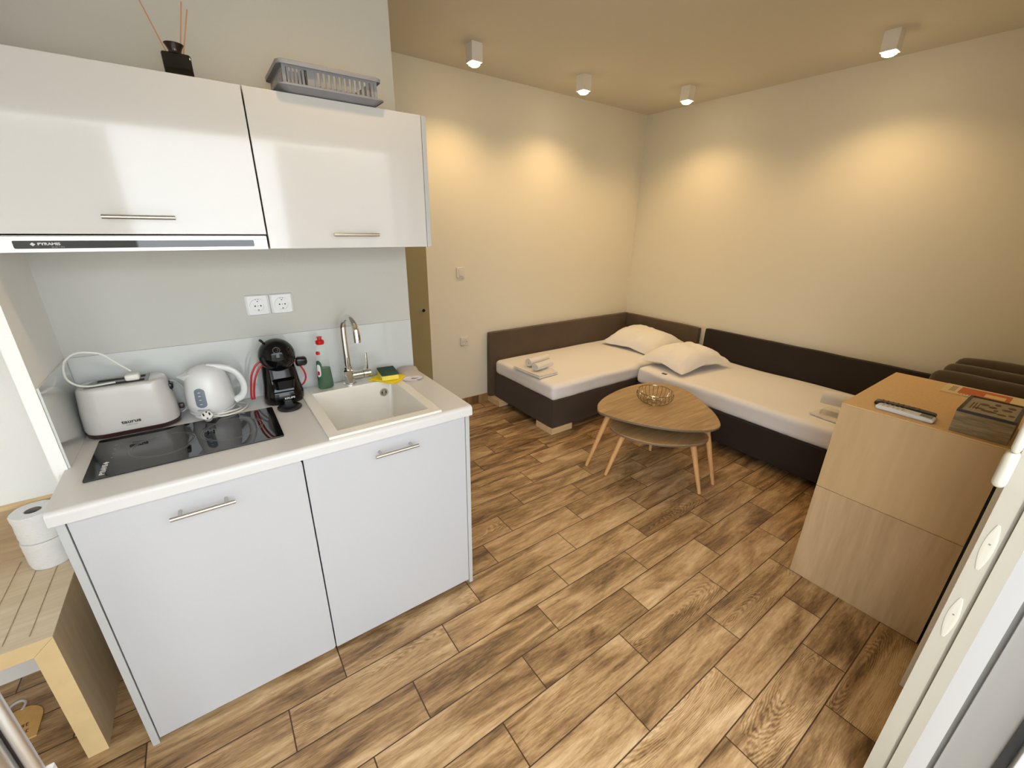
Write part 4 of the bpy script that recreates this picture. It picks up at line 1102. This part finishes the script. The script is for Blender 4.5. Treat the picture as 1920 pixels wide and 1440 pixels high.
# ------------------------------------------------------------------ coffee tables
TZ = .440
o1 = [(2.374, .425), (2.443, .484), (2.577, .540), (2.779, .580), (2.986, .576), (3.110, .526), (3.171, .436), (3.182, .353), (3.148, .232), (3.034, .048), (2.946, -.067), (2.844, -.157), (2.779, -.182), (2.695, -.166), (2.590, -.096), (2.504, -.003), (2.433, .105), (2.376, .231), (2.349, .330), (2.346, .386)]
sm = [(p.x, p.y) for p in crom([(a, b, 0) for a, b in o1], 5, True)]
def table(name, label, outl, z, th, legs, cx, cy):
    t = thing(name, label, 'coffee table', (cx, cy, 0), 0, 'nesting coffee tables')
    tt = obj('tabletop', prism(B(), outl, 'z', z - th, z), MT['tabletop'], t, bevel=.003)
    inner = [(cx + (p[0] - cx) * 1.0015, cy + (p[1] - cy) * 1.0015) for p in outl]
    obj('edge_band', prism(B(), inner, 'z', z - th + .002, z - .003), MT['tableedge'], tt)
    for (tx, ty), (fx, fy) in legs:
        d = Vector((fx - tx, fy - ty, -(z - th)))
        b = B(); top = Vector((tx, ty, z - th))
        tube(b, [top, top + d * .3, top + d * .7, top + d], lambda s: .0205 - .0105 * s, 16, 3)
        obj('leg', b, MT['beech'], t, smooth=True)
    return t
table('coffee_table', 'larger oak-topped nesting coffee table with three splayed beech legs', sm, TZ, .018, (((2.445, .375), (2.345, .455)), ((2.815, -.085), (2.868, -.178)), ((3.06, .42), (3.17, .52))), 2.74, .20)
o2 = [(2.402, .334), (2.360, .272), (2.348, .195), (2.370, .098), (2.436, -.014), (2.535, -.098), (2.645, -.155), (2.730, -.156), (2.800, -.115), (2.88, .02), (2.955, .18), (2.975, .28), (2.94, .35), (2.85, .385), (2.70, .395), (2.53, .385)]
sm2 = [(p.x, p.y) for p in crom([(a, b, 0) for a, b in o2], 5, True)]
table('coffee_table', 'smaller oak nesting table tucked under the larger one', sm2, .355, .016, (((2.440, .235), (2.366, .296)), ((2.690, -.085), (2.697, -.188)), ((2.84, .30), (2.895, .338))), 2.66, .12)

# wire bowl
wb = thing('wire_bowl', 'round wire fruit bowl with open ribs on the coffee table', 'bowl', (2.765, .275, TZ))
bc = (2.765, .275)
b_ = B(); torus(b_, (bc[0], bc[1], TZ + .088), .116, .0030, 56, 8); 
obj('rim', b_, MT['wire'], wb, smooth=True)
b_ = B(); torus(b_, (bc[0], bc[1], TZ + .004), .055, .0028, 40, 8); 
for k in range(3):
    a = PI * k / 3 + .4; cyl(b_, (bc[0] - .055 * math.cos(a), bc[1] - .055 * math.sin(a), TZ + .004), (bc[0] + .055 * math.cos(a), bc[1] + .055 * math.sin(a), TZ + .004), .0018, n=8)
obj('base_ring', b_, MT['wire'], wb, smooth=True)
for k in range(26):
    a = 2 * PI * k / 26
    pts = [(bc[0] + r * math.cos(a), bc[1] + r * math.sin(a), TZ + z) for r, z in ((.055, .004), (.085, .014), (.110, .036), (.121, .062), (.116, .088))]
    obj('rib', tube(B(), pts, .0019, 6, 4), MT['wire'], wb, smooth=True)

# ------------------------------------------------------------------ sideboard
SBX, SBY0, SBY1, SBH = 2.490, -1.276, -.800, .886
sb = thing('sideboard', 'light wood sideboard standing beside the balcony door', 'sideboard', (2.85, -1.04, 0))
obj('upper_panel', bx(SBX, SBX + .018, SBY0, SBY1, .4885, SBH - .0005), MT['sideup'], sb, bevel=.0006)
obj('lower_panel', bx(SBX, SBX + .018, SBY0, SBY1, 0, .4865), MT['sidelow'], sb, bevel=.0006, label='lower side panel with visible vertical grain')
obj('top_panel', bx(SBX + .0005, 3.212, SBY0, SBY1, SBH, SBH + .004), MT['sidetop'], sb)
obj('carcass', bx(SBX + .019, 3.20, SBY0 + .002, SBY1 - .022, .03, SBH - .001), MT['sideup'], sb)
obj('side_panel', bx(3.195, 3.212, SBY0, SBY1, 0, SBH - .0005), MT['sideup'], sb)
obj('back_sheet', bx(SBX + .004, 3.20, -1.2975, SBY0 - .0005, .10, SBH - .012), MT['dark'], sb, label='black sheet along the rear')  # black sheet filling the space towards the near wall
for z0, z1 in ((.035, .31), (.315, .59), (.595, .875)):
    d = obj('drawer', bx(SBX + .021, 3.193, SBY1 - .020, SBY1 - .002, z0, z1), MT['sideup'], sb, bevel=.001)
    b_ = cyl(B(), (2.85, SBY1 - .002, (z0 + z1) / 2), (2.85, SBY1 + .018, (z0 + z1) / 2), .010, n=16); obj('knob', b_, MT['steel'], d)
ST = SBH + .0042

# remotes
def remote(label, c, rz, L, W, m, bm_, lcd=False, wide=False):
    t = thing('remote_control', label, 'remote control', c, rz, 'remote controls on the sideboard')
    b = B(); soft_box(b, (-W / 2, -L / 2, 0), (W / 2, L / 2, .017), .007, (8, 24, 4))
    for v in b.verts:
        s = v.co.y / (L / 2)
        if wide: v.co.x *= 1 - .16 * max(0, math.sin((s + .1) * PI * .9)) * .8 - .10 * (s > .9)
        v.co.z += .002 * (1 - s * s) if v.co.z > .008 else 0
    sh = obj('shell', b, m, t, smooth=True, local=True)
    b = B()
    for r in range(8 if not lcd else 5):
        for c_ in range(3):
            y = L * .38 - r * (L * .085); x = (c_ - 1) * W * .26
            soft_box(b, (x - W * .085, y - .003, .0185), (x + W * .085, y + .003, .0208), .001, (2, 2, 2))
    obj('buttons', b, bm_, t, smooth=True, local=True)
    if lcd:
        obj('display', bx(-W * .36, W * .36, -L * .45, -L * .16, .0165, .0185), MT['lcd'], t, local=True, bevel=.0008)
    return t
remote('white air-conditioner remote control on the sideboard, in front of the black one', (2.553, -.985, ST), math.radians(-1.5), .178, .050, MT['white'], MT['btn'], lcd=True, wide=True)
remote('black television remote control behind the white one on the sideboard', (2.606, -.972, ST), math.radians(2), .188, .042, MT['black'], MT['dbtn'])
# wooden tea box
tb = thing('tea_box', 'grey-washed wooden box with glass lid near the edge of the sideboard', 'box', (2.632, -1.188, ST))
TX0, TX1, TY0, TY1, TH = 2.516, 2.752, -1.262, -1.118, ST + .076
obj('body', bx(TX0, TX1, TY0, TY1, ST, TH), MT['boxwood'], tb, bevel=.001)
b_ = B(); fw = .009
for a in ((TX0, TX1, TY0, TY0 + fw), (TX0, TX1, TY1 - fw, TY1), (TX0, TX0 + fw, TY0 + fw, TY1 - fw), (TX1 - fw, TX1, TY0 + fw, TY1 - fw)): box(b_, *a, TH + .0003, TH + .0085)
ld = obj('lid_frame', b_, MT['blackedge'], tb)
obj('lid_panel', bx(TX0 + fw, TX1 - fw, TY0 + fw, TY1 - fw, TH + .0003, TH + .006), MT['boxlid'], ld)
b_ = B()
for (u, v, ru, rv) in ((.35, .30, .010, .016), (.62, .35, .018, .012), (.28, .48, .014, .020), (.55, .50, .016, .011), (.40, .58, .012, .006), (.25, .70, .010, .012), (.55, .74, .014, .013), (.75, .55, .016, .008), (.72, .80, .016, .010), (.30, .86, .012, .008)):
    lathe(b_, [(1, TH + .006), (.9, TH + .0064)], TX0 + u * (TX1 - TX0), TY1 - v * (TY1 - TY0), 20, ru, rv)
for k in range(3): box(b_, TX0 + .06, TX0 + .15, TY1 - .024 - k * .008, TY1 - .021 - k * .008, TH + .006, TH + .0064)
obj('lid_pattern', b_, MT['motif'], ld)
# brochure
br = thing('brochure', 'cream and orange printed brochure lying at the rear edge of the sideboard', 'brochure', (3.12, -1.12, ST))
obj('pages', bx(3.035, 3.200, -1.262, -.996, ST, ST + .004), MT['paper'], br)
obj('orange_block', bx(3.062, 3.182, -1.205, -1.048, ST + .004, ST + .0043), MT['orange'], br)
obj('yellow_box', bx(3.085, 3.140, -1.190, -1.128, ST + .0043, ST + .0046), MT['goldpaper'], br)
b_ = B()
for k in range(4): box(b_, 3.07, 3.17, -1.022 - k * .005, -1.0195 - k * .005, ST + .004, ST + .0043)
for k in range(14): box(b_, 3.046, 3.056, -1.06 - k * .010, -1.055 - k * .010, ST + .004, ST + .0043)
obj('small_print', b_, MT['greyink'], br)
